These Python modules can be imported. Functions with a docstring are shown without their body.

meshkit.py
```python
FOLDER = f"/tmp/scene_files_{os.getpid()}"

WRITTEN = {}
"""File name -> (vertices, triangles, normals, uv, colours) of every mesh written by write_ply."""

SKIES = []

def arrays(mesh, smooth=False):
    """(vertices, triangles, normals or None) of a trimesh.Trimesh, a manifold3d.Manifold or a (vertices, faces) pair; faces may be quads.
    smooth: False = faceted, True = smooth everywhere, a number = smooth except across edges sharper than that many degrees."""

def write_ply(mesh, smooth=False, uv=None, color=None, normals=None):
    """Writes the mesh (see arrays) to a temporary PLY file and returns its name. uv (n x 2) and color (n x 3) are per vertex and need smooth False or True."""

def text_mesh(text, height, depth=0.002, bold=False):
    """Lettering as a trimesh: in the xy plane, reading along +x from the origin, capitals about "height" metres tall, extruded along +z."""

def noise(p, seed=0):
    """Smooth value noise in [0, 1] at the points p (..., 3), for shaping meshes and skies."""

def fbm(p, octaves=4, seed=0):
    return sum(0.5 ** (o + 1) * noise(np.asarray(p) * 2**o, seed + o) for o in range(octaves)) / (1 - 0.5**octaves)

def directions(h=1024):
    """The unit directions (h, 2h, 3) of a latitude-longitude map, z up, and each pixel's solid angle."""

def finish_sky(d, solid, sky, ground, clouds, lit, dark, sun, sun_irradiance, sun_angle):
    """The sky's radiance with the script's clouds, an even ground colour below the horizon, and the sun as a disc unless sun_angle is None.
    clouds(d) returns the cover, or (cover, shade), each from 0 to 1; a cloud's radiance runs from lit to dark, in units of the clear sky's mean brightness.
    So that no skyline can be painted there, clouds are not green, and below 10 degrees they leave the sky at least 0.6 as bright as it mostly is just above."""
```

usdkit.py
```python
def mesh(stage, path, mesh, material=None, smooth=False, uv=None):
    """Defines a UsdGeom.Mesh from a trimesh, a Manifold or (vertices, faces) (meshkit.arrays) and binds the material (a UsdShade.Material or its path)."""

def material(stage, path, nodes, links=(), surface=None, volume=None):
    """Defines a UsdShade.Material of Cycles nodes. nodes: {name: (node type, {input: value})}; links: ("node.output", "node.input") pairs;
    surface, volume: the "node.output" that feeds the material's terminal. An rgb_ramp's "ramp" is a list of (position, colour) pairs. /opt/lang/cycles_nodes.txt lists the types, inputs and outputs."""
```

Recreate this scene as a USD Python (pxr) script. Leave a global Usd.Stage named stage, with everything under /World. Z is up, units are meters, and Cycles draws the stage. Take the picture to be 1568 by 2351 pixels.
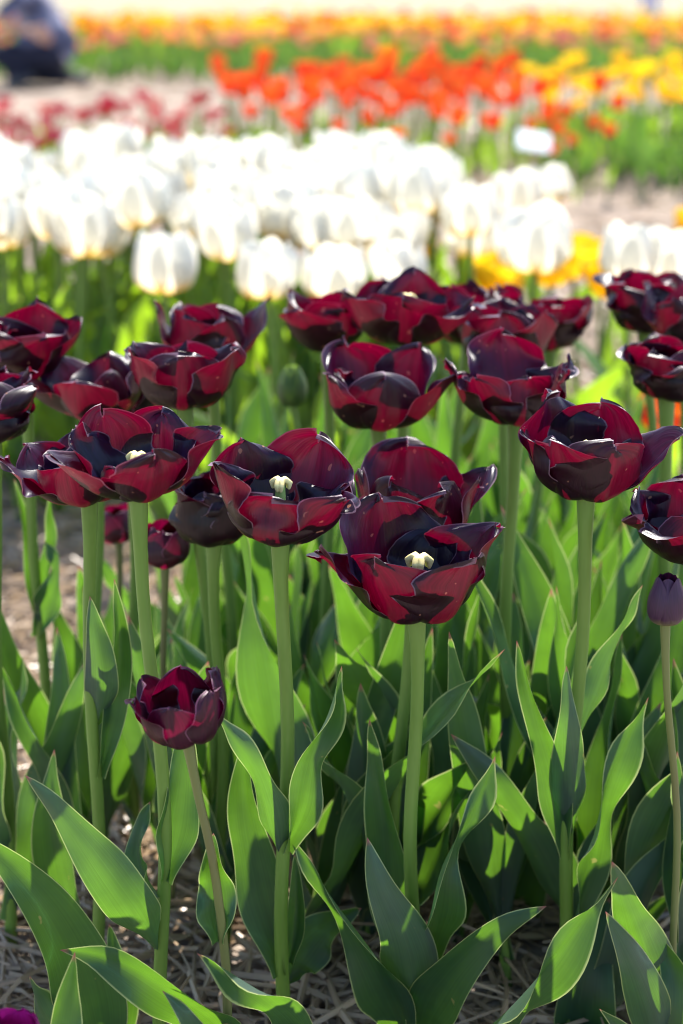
import math, random
import numpy as np, trimesh, usdkit, meshkit, manifold3d as m3
from scipy.interpolate import PchipInterpolator, CubicSpline
from scipy.spatial import cKDTree
from pxr import Usd, UsdGeom, UsdLux, UsdShade, Gf, Sdf, Vt

stage = Usd.Stage.CreateInMemory()
UsdGeom.SetStageUpAxis(stage, 'Z'); UsdGeom.SetStageMetersPerUnit(stage, 1.0)
UsdGeom.Xform.Define(stage, '/World')
rng = np.random.default_rng(7)

# ------------------------------------------------------------------ camera, sky, sun, exposure
IW, IH, FPX = 1568.0, 2351.0, 4000.0            # the picture's size in the units used for measuring, focal length in them
CAM = np.array([0.0, 0.0, 0.73]); TILT = math.radians(17.2)
FWD = np.array([0, math.cos(TILT), -math.sin(TILT)]); UP = np.array([0, math.sin(TILT), math.cos(TILT)])
cam = UsdGeom.Camera.Define(stage, '/World/camera')
cam.AddTranslateOp().Set(Gf.Vec3d(*CAM)); cam.AddRotateXOp().Set(90 - math.degrees(TILT))
cam.CreateHorizontalApertureAttr(24.0); cam.CreateVerticalApertureAttr(24.0 * 1024 / 683)
cam.CreateFocalLengthAttr(24.0 * FPX / IW)
cam.CreateFStopAttr(5.0); cam.CreateFocusDistanceAttr(1.10)
cam.CreateClippingRangeAttr(Gf.Vec2f(0.05, 2000)); cam.CreateExposureAttr(1.42)

SUN_EL, SUN_AZ = math.radians(55), math.radians(14)      # azimuth from straight ahead (+y) towards the right
dome = UsdLux.DomeLight.Define(stage, '/World/sky'); dome.CreateIntensityAttr(1.0)
skymat = usdkit.material(stage, '/World/Looks/sky_light', {
    's': ('sky_texture', {'sky_type': 'single_scattering', 'sun_disc': False, 'sun_elevation': SUN_EL, 'sun_rotation': SUN_AZ, 'altitude': 50.0, 'air_density': 1.0, 'aerosol_density': 1.0}),
    'b': ('background_shader', {'strength': 0.115})}, [('s.color', 'b.color')], surface='b.background')
UsdShade.MaterialBindingAPI.Apply(dome.GetPrim()).Bind(skymat)
dome.GetPrim().SetCustomDataByKey('kind', 'structure'); dome.GetPrim().SetCustomDataByKey('label', 'clear daylight sky above the field')
sun = UsdLux.DistantLight.Define(stage, '/World/sun_light')
sun.CreateIntensityAttr(1.18); sun.CreateAngleAttr(0.53); sun.CreateNormalizeAttr(True); sun.CreateColorAttr(Gf.Vec3f(1.0, 0.95, 0.87))
sun.AddRotateZOp().Set(-math.degrees(SUN_AZ)); sun.AddRotateXOp().Set(-(90 - math.degrees(SUN_EL)))

# ------------------------------------------------------------------ helpers
used = {}
def numbered(parent, name):
    k = used.get((parent, name), 0); used[(parent, name)] = k + 1
    return f'{parent}/{name}' if k == 0 else f'{parent}/{name}_{k:03d}'

def tag(p, label=None, cat=None, group=None, kind=None):
    p = p.GetPrim() if hasattr(p, 'GetPrim') else p
    for k, v in (('label', label), ('category', cat), ('group', group), ('kind', kind)):
        if v: p.SetCustomDataByKey(k, v)
    return p

def thing(name, label, cat, loc, rz=0.0, sc=1.0, group=None, tilt=(0, 0)):
    x = UsdGeom.Xform.Define(stage, numbered('/World', name))
    x.AddTranslateOp().Set(Gf.Vec3d(*map(float, loc))); x.AddRotateXYZOp().Set(Gf.Vec3f(float(tilt[0]), float(tilt[1]), float(rz)))
    x.AddScaleOp().Set(Gf.Vec3f(float(sc), float(sc), float(sc)))
    return tag(x, label, cat, group)

def copy_of(proto, loc, rz, sc, label, cat, group=None, tilt=(0, 0)):
    base = proto.GetName()
    if base[-4:-3] == '_' and base[-3:].isdigit(): base = base[:-4]
    x = UsdGeom.Xform.Define(stage, numbered('/World', base)); p = x.GetPrim()
    p.GetReferences().AddInternalReference(proto.GetPath()); p.SetInstanceable(True)
    p.GetAttribute('xformOp:translate').Set(Gf.Vec3d(*map(float, loc))); p.GetAttribute('xformOp:rotateXYZ').Set(Gf.Vec3f(float(tilt[0]), float(tilt[1]), float(rz)))
    p.GetAttribute('xformOp:scale').Set(Gf.Vec3f(float(sc), float(sc), float(sc)))
    return tag(p, label, cat, group)

def move(p, loc, rz, sc, tilt=(0, 0)):
    p.GetAttribute('xformOp:translate').Set(Gf.Vec3d(*map(float, loc))); p.GetAttribute('xformOp:rotateXYZ').Set(Gf.Vec3f(float(tilt[0]), float(tilt[1]), float(rz)))
    p.GetAttribute('xformOp:scale').Set(Gf.Vec3f(float(sc), float(sc), float(sc)))

def part(parent, name, vf, mat, param=None, smooth=True, label=None):
    path = numbered(str(parent.GetPath()) if hasattr(parent, 'GetPath') else parent, name)
    m = usdkit.mesh(stage, path, vf, mat, smooth=smooth)
    if param is not None:
        UsdGeom.PrimvarsAPI(m).CreatePrimvar('param', Sdf.ValueTypeNames.Color3fArray, 'vertex').Set(Vt.Vec3fArray.FromNumpy(np.asarray(param, np.float32)))
    m.CreateDoubleSidedAttr(True)
    if label: tag(m, label)
    return m.GetPrim()

def P(u, v, d):                                   # a point the picture shows at (u, v), d metres in front of the lens plane
    return CAM + np.array([1, 0, 0]) * (u - IW / 2) / FPX * d + UP * (IH / 2 - v) / FPX * d + FWD * d
def ray(u, v): return np.array([1, 0, 0]) * (u - IW / 2) / FPX + UP * (IH / 2 - v) / FPX + FWD
def on_plane(u, v, y):                            # the same, on the upright plane at distance y
    r = ray(u, v); return CAM + r * (y - CAM[1]) / r[1]
def on_ground(u, v, z=0.0):
    r = ray(u, v); return CAM + r * (z - CAM[2]) / r[2]

def smooth01(a, b, x):
    t = np.clip((x - a) / (b - a), 0, 1); return t * t * (3 - 2 * t)
def n1(x, seed):                                  # smooth 1-D noise in -1..1
    x = np.asarray(x, float); return 2 * meshkit.noise(np.stack([x, np.full_like(x, 3.7), np.full_like(x, 1.3)], -1), seed) - 1
def n2(x, y, seed):
    x, y = np.broadcast_arrays(np.asarray(x, float), np.asarray(y, float)); return 2 * meshkit.noise(np.stack([x, y, np.full_like(x, 0.5)], -1), seed) - 1
def grid_faces(nr, nc):
    i, j = np.meshgrid(np.arange(nr - 1), np.arange(nc - 1), indexing='ij'); a = (i * nc + j).ravel()
    return np.vstack([np.stack([a, a + 1, a + nc + 1], 1), np.stack([a, a + nc + 1, a + nc], 1)])
def unit(v): v = np.asarray(v, float); return v / max(np.linalg.norm(v), 1e-12)

def tube(pts, radii, n=10, cap=True):
    pts = np.asarray(pts, float); m = len(pts); radii = np.broadcast_to(radii, m)
    T = np.gradient(pts, axis=0); T /= np.linalg.norm(T, axis=1, keepdims=True)
    ref = np.array([0, 1, 0]) if abs(T[0][1]) < 0.9 else np.array([1, 0, 0])
    V = []
    for k in range(m):
        A = unit(np.cross(T[k], ref)); B = np.cross(T[k], A)
        a = np.arange(n) * 2 * math.pi / n
        V.append(pts[k] + radii[k] * (np.cos(a)[:, None] * A + np.sin(a)[:, None] * B))
    V = np.vstack(V); F = []
    for k in range(m - 1):
        for j in range(n):
            a, b = k * n + j, k * n + (j + 1) % n
            F += [[a, b, b + n], [a, b + n, a + n]]
    if cap:
        V = np.vstack([V, pts[:1], pts[-1:]]); c0, c1 = m * n, m * n + 1
        for j in range(n):
            F += [[c0, (j + 1) % n, j], [c1, (m - 1) * n + j, (m - 1) * n + (j + 1) % n]]
    return V, np.array(F)

def spline(pts, n):
    pts = np.asarray(pts, float)
    t = np.r_[0, np.cumsum(np.linalg.norm(np.diff(pts, axis=0), axis=1))]; t /= t[-1]
    q = np.linspace(0, 1, n)
    if len(pts) == 2: return pts[0] + q[:, None] * (pts[1] - pts[0])
    return CubicSpline(t, pts, bc_type='natural')(q)

# ------------------------------------------------------------------ materials
def petal_material(name, outer, inner, through, rim=None, base=None, base_to=0.16, rough=0.36, mixv=0.5, spec=0.5, vein=0.35, tip=None, vary=0.0, thin=1.0, specks=False):
    n = {'a': ('attribute', {'attribute': 'param'}), 'sep': ('separate_color', {}),
         'g': ('geometry', {}),
         'map': ('mapping', {'scale': (26.0, 1.6, 0.0)}), 'nz': ('noise_texture', {'scale': 1.0, 'detail': 3.0, 'roughness': 0.6}),
         'vr': ('map_range', {'from_min': 0.3, 'from_max': 0.7, 'to_min': 1 - vein, 'to_max': 1 + vein * 0.5, 'clamp': True}),
         'vc': ('combine_color', {}),
         'io': ('mix_color', {'a': outer, 'b': inner}), 'thr': ('mix_color', {'fac': 0.0, 'a': through, 'b': through}),
         'mr': ('mix_color', {'blend_type': 'multiply', 'fac': 1.0}), 'mt': ('mix_color', {'blend_type': 'multiply', 'fac': 1.0}),
         'thick': ('map_range', {'from_min': 0.2, 'from_max': 0.95, 'to_min': thin, 'to_max': 1.0, 'clamp': True}), 'thc': ('combine_color', {}), 'mt2': ('mix_color', {'blend_type': 'multiply', 'fac': 1.0}),
         'p': ('principled_bsdf', {'roughness': rough, 'specular_ior_level': spec}), 't': ('translucent_bsdf', {}),
         'mix': ('mix_closure', {'fac': mixv}),
         'bmap': ('mapping', {'scale': (60.0, 3.0, 0.0)}), 'bn': ('noise_texture', {'scale': 1.0, 'detail': 2.0}), 'bump': ('bump', {'strength': 0.25, 'distance': 0.0012})}
    L = [('a.vector', 'map.vector'), ('a.color', 'sep.color'), ('map.vector', 'nz.vector'), ('nz.fac', 'vr.value'),
         ('vr.result', 'vc.r'), ('vr.result', 'vc.g'), ('vr.result', 'vc.b'), ('g.backfacing', 'io.fac'),
         ('io.result', 'mr.a'), ('vc.color', 'mr.b'), ('vc.color', 'mt.b'),
         ('a.vector', 'bmap.vector'), ('bmap.vector', 'bn.vector'), ('bn.fac', 'bump.height'), ('bump.normal', 'p.normal'),
         ('p.BSDF', 'mix.closure1'), ('t.BSDF', 'mix.closure2')]
    cr, ct = 'mr.result', 'thr.result'
    if tip is not None:
        n |= {'tr': ('map_range', {'from_min': 0.35, 'from_max': 1.0, 'clamp': True}), 'tc': ('mix_color', {'b': tip}), 'tc2': ('mix_color', {'b': tip})}
        L += [('sep.g', 'tr.value'), ('tr.result', 'tc.fac'), (cr, 'tc.a'), ('tr.result', 'tc2.fac'), (ct, 'tc2.a')]; cr, ct = 'tc.result', 'tc2.result'
    if base is not None:
        n |= {'br': ('map_range', {'from_min': base_to * 0.4, 'from_max': base_to, 'to_min': 1.0, 'to_max': 0.0, 'clamp': True}), 'bc': ('mix_color', {'b': base}), 'bc2': ('mix_color', {'b': base})}
        L += [('sep.g', 'br.value'), ('br.result', 'bc.fac'), (cr, 'bc.a'), ('br.result', 'bc2.fac'), (ct, 'bc2.a')]; cr, ct = 'bc.result', 'bc2.result'
    if rim is not None:
        n |= {'er': ('map_range', {'from_min': 0.045, 'from_max': 0.11, 'to_min': 1.0, 'to_max': 0.0, 'clamp': True}), 'ec': ('mix_color', {'b': rim})}
        L += [('sep.b', 'er.value'), ('er.result', 'ec.fac'), (cr, 'ec.a')]; cr = 'ec.result'
    if vary:
        n |= {'oi': ('object_info', {}), 'hv': ('map_range', {'to_min': 0.5 - vary, 'to_max': 0.5 + vary}), 'h1': ('hsv', {}), 'h2': ('hsv', {})}
        L += [('oi.random', 'hv.value'), ('hv.result', 'h1.hue'), ('hv.result', 'h2.hue'), (cr, 'h1.color'), (ct, 'h2.color')]; cr, ct = 'h1.color', 'h2.color'
    if specks:
        n |= {'spg': ('texture_coordinate', {}), 'spn': ('noise_texture', {'scale': 210.0, 'detail': 0.0}), 'spr': ('map_range', {'from_min': 0.80, 'from_max': 0.83, 'to_min': 0.0, 'to_max': 0.8, 'clamp': True}), 'spc': ('mix_color', {'b': (0.50, 0.24, 0.16)})}
        L += [('spg.object', 'spn.vector'), ('spn.fac', 'spr.value'), ('spr.result', 'spc.fac'), (cr, 'spc.a')]; cr = 'spc.result'
    L += [(cr, 'p.base_color'), (ct, 'mt.a'), ('mt.result', 'mt2.a'), ('sep.g', 'thick.value'), ('thick.result', 'thc.r'), ('thick.result', 'thc.g'), ('thick.result', 'thc.b'), ('thc.color', 'mt2.b'), ('mt2.result', 't.color')]
    return usdkit.material(stage, '/World/Looks/' + name, n, L, surface='mix.closure')

def leaf_material(name, upper, under, through, margin, tip, mixv=0.45, rough=0.42):
    n = {'a': ('attribute', {'attribute': 'param'}), 'sep': ('separate_color', {}), 'g': ('geometry', {}),
         'map': ('mapping', {'scale': (30.0, 1.2, 0.0)}), 'nz': ('noise_texture', {'scale': 1.0, 'detail': 4.0, 'roughness': 0.65}),
         'vr': ('map_range', {'from_min': 0.3, 'from_max': 0.7, 'to_min': 0.86, 'to_max': 1.10, 'clamp': True}), 'vc': ('combine_color', {}),
         'pn': ('noise_texture', {'scale': 28.0, 'detail': 3.0}), 'pr': ('map_range', {'from_min': 0.35, 'from_max': 0.65, 'to_min': 0.0, 'to_max': 1.0, 'clamp': True}),
         'io': ('mix_color', {'a': upper, 'b': under}), 'thr': ('mix_color', {'a': through, 'b': tuple(0.72 * c for c in through)}),
         'mr': ('mix_color', {'blend_type': 'multiply', 'fac': 1.0}), 'mt': ('mix_color', {'blend_type': 'multiply', 'fac': 1.0}),
         'er': ('map_range', {'from_min': 0.025, 'from_max': 0.085, 'to_min': 0.85, 'to_max': 0.0, 'clamp': True}), 'ec': ('mix_color', {'b': margin}), 'ec2': ('mix_color', {'b': margin}),
         'spn': ('noise_texture', {'scale': 95.0, 'detail': 2.0, 'roughness': 0.45}), 'spr': ('map_range', {'from_min': 0.735, 'from_max': 0.775, 'to_min': 0.0, 'to_max': 0.75, 'clamp': True}), 'sp1': ('mix_color', {'b': (0.22, 0.19, 0.07)}), 'sp2': ('mix_color', {'b': (0.40, 0.38, 0.10)}),
         'tr': ('map_range', {'from_min': 0.965, 'from_max': 0.99, 'clamp': True}), 'tc': ('mix_color', {'b': tip}), 'tc2': ('mix_color', {'b': tip}),
         'bn': ('noise_texture', {'scale': 1.0, 'detail': 2.0}), 'bmap': ('mapping', {'scale': (55.0, 1.5, 0.0)}), 'bump': ('bump', {'strength': 0.3, 'distance': 0.0012}),
         'sr': ('map_range', {'from_min': 0.3, 'from_max': 0.7, 'to_min': rough - 0.07, 'to_max': rough + 0.12, 'clamp': True}),
         'p': ('principled_bsdf', {'specular_ior_level': 0.5}), 't': ('translucent_bsdf', {}), 'mix': ('mix_closure', {'fac': mixv})}
    L = [('a.vector', 'map.vector'), ('a.color', 'sep.color'), ('map.vector', 'nz.vector'), ('nz.fac', 'vr.value'), ('vr.result', 'vc.r'), ('vr.result', 'vc.g'), ('vr.result', 'vc.b'),
         ('g.position', 'pn.vector'), ('pn.fac', 'pr.value'), ('pr.result', 'thr.fac'), ('pn.fac', 'sr.value'), ('sr.result', 'p.roughness'),
         ('g.backfacing', 'io.fac'), ('io.result', 'mr.a'), ('vc.color', 'mr.b'), ('thr.result', 'mt.a'), ('vc.color', 'mt.b'),
         ('sep.b', 'er.value'), ('er.result', 'ec.fac'), ('er.result', 'ec2.fac'), ('mr.result', 'ec.a'), ('mt.result', 'ec2.a'),
         ('sep.g', 'tr.value'), ('tr.result', 'tc.fac'), ('tr.result', 'tc2.fac'), ('ec.result', 'tc.a'), ('ec2.result', 'tc2.a'),
         ('tc.result', 'sp1.a'), ('tc2.result', 'sp2.a'), ('g.position', 'spn.vector'), ('spn.fac', 'spr.value'), ('spr.result', 'sp1.fac'), ('spr.result', 'sp2.fac'), ('sp1.result', 'p.base_color'), ('sp2.result', 't.color'), ('a.vector', 'bmap.vector'), ('bmap.vector', 'bn.vector'), ('bn.fac', 'bump.height'), ('bump.normal', 'p.normal'),
         ('p.BSDF', 'mix.closure1'), ('t.BSDF', 'mix.closure2')]
    return usdkit.material(stage, '/World/Looks/' + name, n, L, surface='mix.closure')

def plain(name, c1, c2, scale=40.0, rough=0.55, spec=0.4, bump=0.0, mapscale=(1, 1, 1), sub=0.0):
    n = {'g': ('texture_coordinate', {}), 'map': ('mapping', {'scale': mapscale}), 'nz': ('noise_texture', {'scale': scale, 'detail': 4.0, 'roughness': 0.6}),
         'r': ('rgb_ramp', {'ramp': [(0.3, c1), (0.7, c2)]}), 'p': ('principled_bsdf', {'roughness': rough, 'specular_ior_level': spec, 'subsurface_weight': sub, 'subsurface_scale': 0.004})}
    L = [('g.object', 'map.vector'), ('map.vector', 'nz.vector'), ('nz.fac', 'r.fac'), ('r.color', 'p.base_color')]
    if bump:
        n['b'] = ('bump', {'strength': bump, 'distance': 0.004}); L += [('nz.fac', 'b.height'), ('b.normal', 'p.normal')]
    return usdkit.material(stage, '/World/Looks/' + name, n, L, surface='p.BSDF')

M = {}
M['dark'] = petal_material('dark_petal', (0.016, 0.0036, 0.013), (0.009, 0.0060, 0.032), (0.138, 0.0001, 0.014), rim=(0.24, 0.14, 0.20), rough=0.33, mixv=0.43, spec=0.5, vein=0.35, thin=0.30, specks=True)
M['plum'] = petal_material('plum_petal', (0.040, 0.0045, 0.022), (0.016, 0.003, 0.014), (0.15, 0.0008, 0.026), rim=(0.22, 0.08, 0.15), rough=0.36, mixv=0.42, vein=0.4)
M['budp'] = petal_material('purple_bud_petal', (0.060, 0.020, 0.062), (0.03, 0.008, 0.03), (0.14, 0.015, 0.08), base=(0.16, 0.14, 0.08), base_to=0.3, rough=0.42, mixv=0.25)
M['greenbud'] = petal_material('green_bud_petal', (0.07, 0.13, 0.035), (0.06, 0.10, 0.03), (0.22, 0.35, 0.06), rough=0.45, mixv=0.35)
M['white'] = petal_material('white_petal', (0.78, 0.77, 0.72), (0.78, 0.77, 0.71), (0.84, 0.82, 0.72), base=(0.80, 0.52, 0.02), base_to=0.42, rough=0.5, mixv=0.5, vein=0.08)
M['yellow'] = petal_material('yellow_petal', (0.80, 0.52, 0.015), (0.80, 0.50, 0.01), (0.90, 0.60, 0.012), rough=0.42, mixv=0.5, vein=0.14, vary=0.012)
M['orange'] = petal_material('orange_petal', (0.60, 0.050, 0.010), (0.64, 0.085, 0.010), (0.88, 0.085, 0.010), tip=(0.84, 0.14, 0.010), rough=0.42, mixv=0.5, vein=0.2, vary=0.014)
M['apricot'] = petal_material('apricot_petal', (0.76, 0.40, 0.10), (0.76, 0.42, 0.10), (0.86, 0.46, 0.10), tip=(0.80, 0.46, 0.16), rough=0.45, mixv=0.5, vein=0.12, vary=0.025)
M['pink'] = petal_material('pink_petal', (0.62, 0.24, 0.22), (0.62, 0.26, 0.22), (0.75, 0.27, 0.20), rough=0.45, mixv=0.5, vein=0.2, vary=0.02)
M['maroon'] = petal_material('maroon_petal', (0.20, 0.022, 0.040), (0.20, 0.02, 0.036), (0.44, 0.025, 0.05), rough=0.42, mixv=0.45, vein=0.3, vary=0.015)
M['magenta'] = petal_material('magenta_petal', (0.34, 0.015, 0.20), (0.30, 0.012, 0.18), (0.55, 0.015, 0.28), rough=0.4, mixv=0.4, vein=0.2)
M['leaf'] = leaf_material('tulip_leaf', (0.024, 0.066, 0.042), (0.060, 0.098, 0.088), (0.150, 0.35, 0.016), (0.45, 0.52, 0.20), (0.34, 0.12, 0.10), mixv=0.42)
M['leaf2'] = leaf_material('fresh_leaf', (0.042, 0.105, 0.030), (0.070, 0.120, 0.065), (0.40, 0.68, 0.02), (0.34, 0.50, 0.12), (0.30, 0.20, 0.08), mixv=0.5, rough=0.45)
M['stem'] = plain('flower_stem', (0.082, 0.150, 0.016), (0.125, 0.195, 0.034), 70.0, 0.5, 0.3, mapscale=(1, 1, 0.15))
M['thinstem'] = plain('brownish_stem', (0.105, 0.090, 0.030), (0.115, 0.135, 0.030), 30.0, 0.5, 0.4, mapscale=(1, 1, 0.2))
M['cream'] = plain('cream_stigma', (0.74, 0.60, 0.22), (0.80, 0.69, 0.33), 220.0, 0.55, 0.35)
M['style'] = plain('green_style', (0.20, 0.32, 0.07), (0.34, 0.44, 0.12), 120.0, 0.5, 0.4)
M['anther'] = plain('dark_anther', (0.012, 0.008, 0.02), (0.03, 0.015, 0.03), 300.0, 0.7)

# ------------------------------------------------------------------ petals, leaves, stems
def petal(L, W, phi, seed, cup=1.0, ruffle=0.10, notch=0.05, r0=0.0045, nt=20, ns=17, skew=0.0, crease=0.035, tip_p=2.6, tip_q=0.5, base_w=0.36, az=0.0, z0=0.0, fold=0.0):
    """one petal, its base at the stem's top: phi = keys (t, degrees from the axis), s across, t along; returns verts, faces, param"""
    q = np.linspace(0, 1, nt); t = 1 - (1 - q) ** 1.35
    k = PchipInterpolator([a for a, _ in phi], np.radians([b for _, b in phi]))
    tf = np.linspace(0, 1.15, 231); ph = k(np.minimum(tf, 1))
    rr = np.r_[0, np.cumsum((np.sin(ph)[1:] + np.sin(ph)[:-1]) / 2)] / 200 * L + r0; zz = np.r_[0, np.cumsum((np.cos(ph)[1:] + np.cos(ph)[:-1]) / 2)] / 200 * L
    s = np.linspace(-1, 1, ns); S, T = np.meshgrid(s, t)
    TE = T * (1 + (0.9 * notch * n1(S * 2.2 + seed * 1.37, seed + 21) + 0.45 * notch * n1(S * 7, seed + 22)) * smooth01(0.45, 1.0, T))
    r, z, p = np.interp(TE, tf, rr), np.interp(TE, tf, zz), np.interp(TE, tf, ph); rm = np.interp(t, tf, rr)
    tp = 0.5
    w = W * (base_w + (1 - base_w) * smooth01(-0.05, 0.5, t)) * np.where(t > tp, np.clip(1 - ((t - tp) / (1 - tp)) ** tip_p, 0, 1) ** tip_q, 1.0)
    Wt = np.repeat(w[:, None], ns, 1)
    side = (S > 0)
    Wn = Wt * (1 + notch * np.where(side, n1(T * 9, seed), n1(T * 9, seed + 5)) * smooth01(0.3, 0.7, T) + 0.5 * notch * np.where(side, n1(T * 30, seed + 1), n1(T * 30, seed + 6)) * smooth01(0.4, 0.8, T))
    R = np.maximum(np.maximum(rm, 0.010) / cup, w / 1.15)[:, None]
    a = S * Wn; th = a / R
    lat, inn = R * np.sin(th), R * (1 - np.cos(th)) 
    ph_a, ph_b = (seed * 1.7) % 6.28, (seed * 2.9) % 6.28
    freq = 1.5 + (seed % 3) * 0.45
    inn = inn + ruffle * W * np.abs(S) ** 2.2 * smooth01(0.25, 0.8, T) * np.where(side, np.sin(2 * math.pi * freq * T + ph_a), np.sin(2 * math.pi * freq * T + ph_b))
    inn = inn + (0.05 + 1.1 * ruffle) * W * n2(S * 1.3 + seed * 3.1, T * 2.2, seed + 9) * smooth01(0.15, 0.6, T) + 0.35 * ruffle * W * n2(S * 4, T * 6, seed + 12) * smooth01(0.45, 0.9, T) * (0.3 + np.abs(S))
    inn = inn + 0.12 * ruffle * W * n2(S * 14, T * 14, seed + 15) * smooth01(0.75, 1.0, np.maximum(np.abs(S), T)) 
    inn = inn - crease * W * np.exp(-(S / 0.14) ** 2) * smooth01(0.1, 0.4, T) + fold * np.abs(S) * Wt * smooth01(0.35, 0.9, T)
    lat = lat + skew * L * T ** 2
    cr, cz = r - np.cos(p) * inn, z + np.sin(p) * inn
    # little jags of the top edge
    ca, sa = math.cos(az), math.sin(az)
    V = np.stack([cr * ca - lat * sa, cr * sa + lat * ca, cz + z0], -1).reshape(-1, 3)
    rimv = np.zeros((nt, ns), bool); rimv[:, 0] = rimv[:, -1] = True; rimv[-1] = True
    e = cKDTree(V[rimv.ravel()]).query(V)[0]
    return V, grid_faces(nt, ns), np.stack([S.ravel() * 0.5 + 0.5, T.ravel(), e * 100], 1)

def leaf(pts, hw, seed=0, face=(0, -1, 0), roll=0.0, twist=0.0, fold=0.5, fold_base=1.1, wave=0.10, nt=30, ns=9, base_w=0.55, wide=0.38, tip_p=2.1):
    """a leaf along pts (base to tip), hw half width; its upper face turns to "face", rolled by roll (deg) at the base, roll + twist at the tip"""
    C = spline(pts, nt); t = np.linspace(0, 1, nt)
    Tn = np.gradient(C, axis=0); Tn /= np.linalg.norm(Tn, axis=1, keepdims=True)
    L = np.linalg.norm(np.diff(C, axis=0), axis=1).sum()
    w = hw * (base_w + (1 - base_w) * smooth01(0, wide, t)) * np.clip(1 - t ** tip_p, 0, 1) ** 0.85
    w = w * (1 + 0.09 * n1(t * 5, seed))
    s = np.linspace(-1, 1, ns); V, E = [], []
    f1, f2, pa, pb = 1.1 + (seed % 5) * 0.22, 1.3 + (seed % 4) * 0.25, seed * 2.3, seed * 4.1
    for i in range(nt):
        B0 = np.cross(Tn[i], face); B0 = unit(B0 if np.linalg.norm(B0) > 1e-3 else np.cross(Tn[i], [1, 0, 0])); N0 = unit(np.cross(B0, Tn[i]))
        a = math.radians(roll + twist * t[i]); B, N = B0 * math.cos(a) + N0 * math.sin(a), -B0 * math.sin(a) + N0 * math.cos(a)
        al = fold_base + (fold - fold_base) * smooth01(0, 0.3, t[i]); al = al * (1 - 0.25 * smooth01(0.75, 1, t[i]))
        x, h = s * w[i], np.zeros(ns)
        lat = x * math.cos(al); h = np.abs(s) ** 1.35 * w[i] * math.sin(al)
        env = smooth01(0.12, 0.4, t[i]) * (1 - smooth01(0.8, 1.0, t[i]))
        wv = np.where(s > 0, math.sin(2 * math.pi * f1 * t[i] + pa), math.sin(2 * math.pi * f2 * t[i] + pb)) * wave * hw * 3.7 * s ** 2 * env
        V.append(C[i] + lat[:, None] * B + (h + wv)[:, None] * N)
        E.append((1 - np.abs(s)) * w[i])
    V = np.array(V).reshape(-1, 3); Tt = np.repeat(t, ns); Sx = np.tile(s * 0.5 + 0.5, nt)
    e = np.minimum(np.array(E).ravel(), (1 - Tt) * L)
    return V, grid_faces(nt, ns), np.stack([Sx, Tt, e * 100], 1)

def frame_to(axis):
    z = unit(axis); x = unit(np.cross([0, 1, 0], z)) if abs(z[1]) < 0.95 else np.array([1.0, 0, 0]); y = np.cross(z, x)
    return np.stack([x, y, z], 1)

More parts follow.
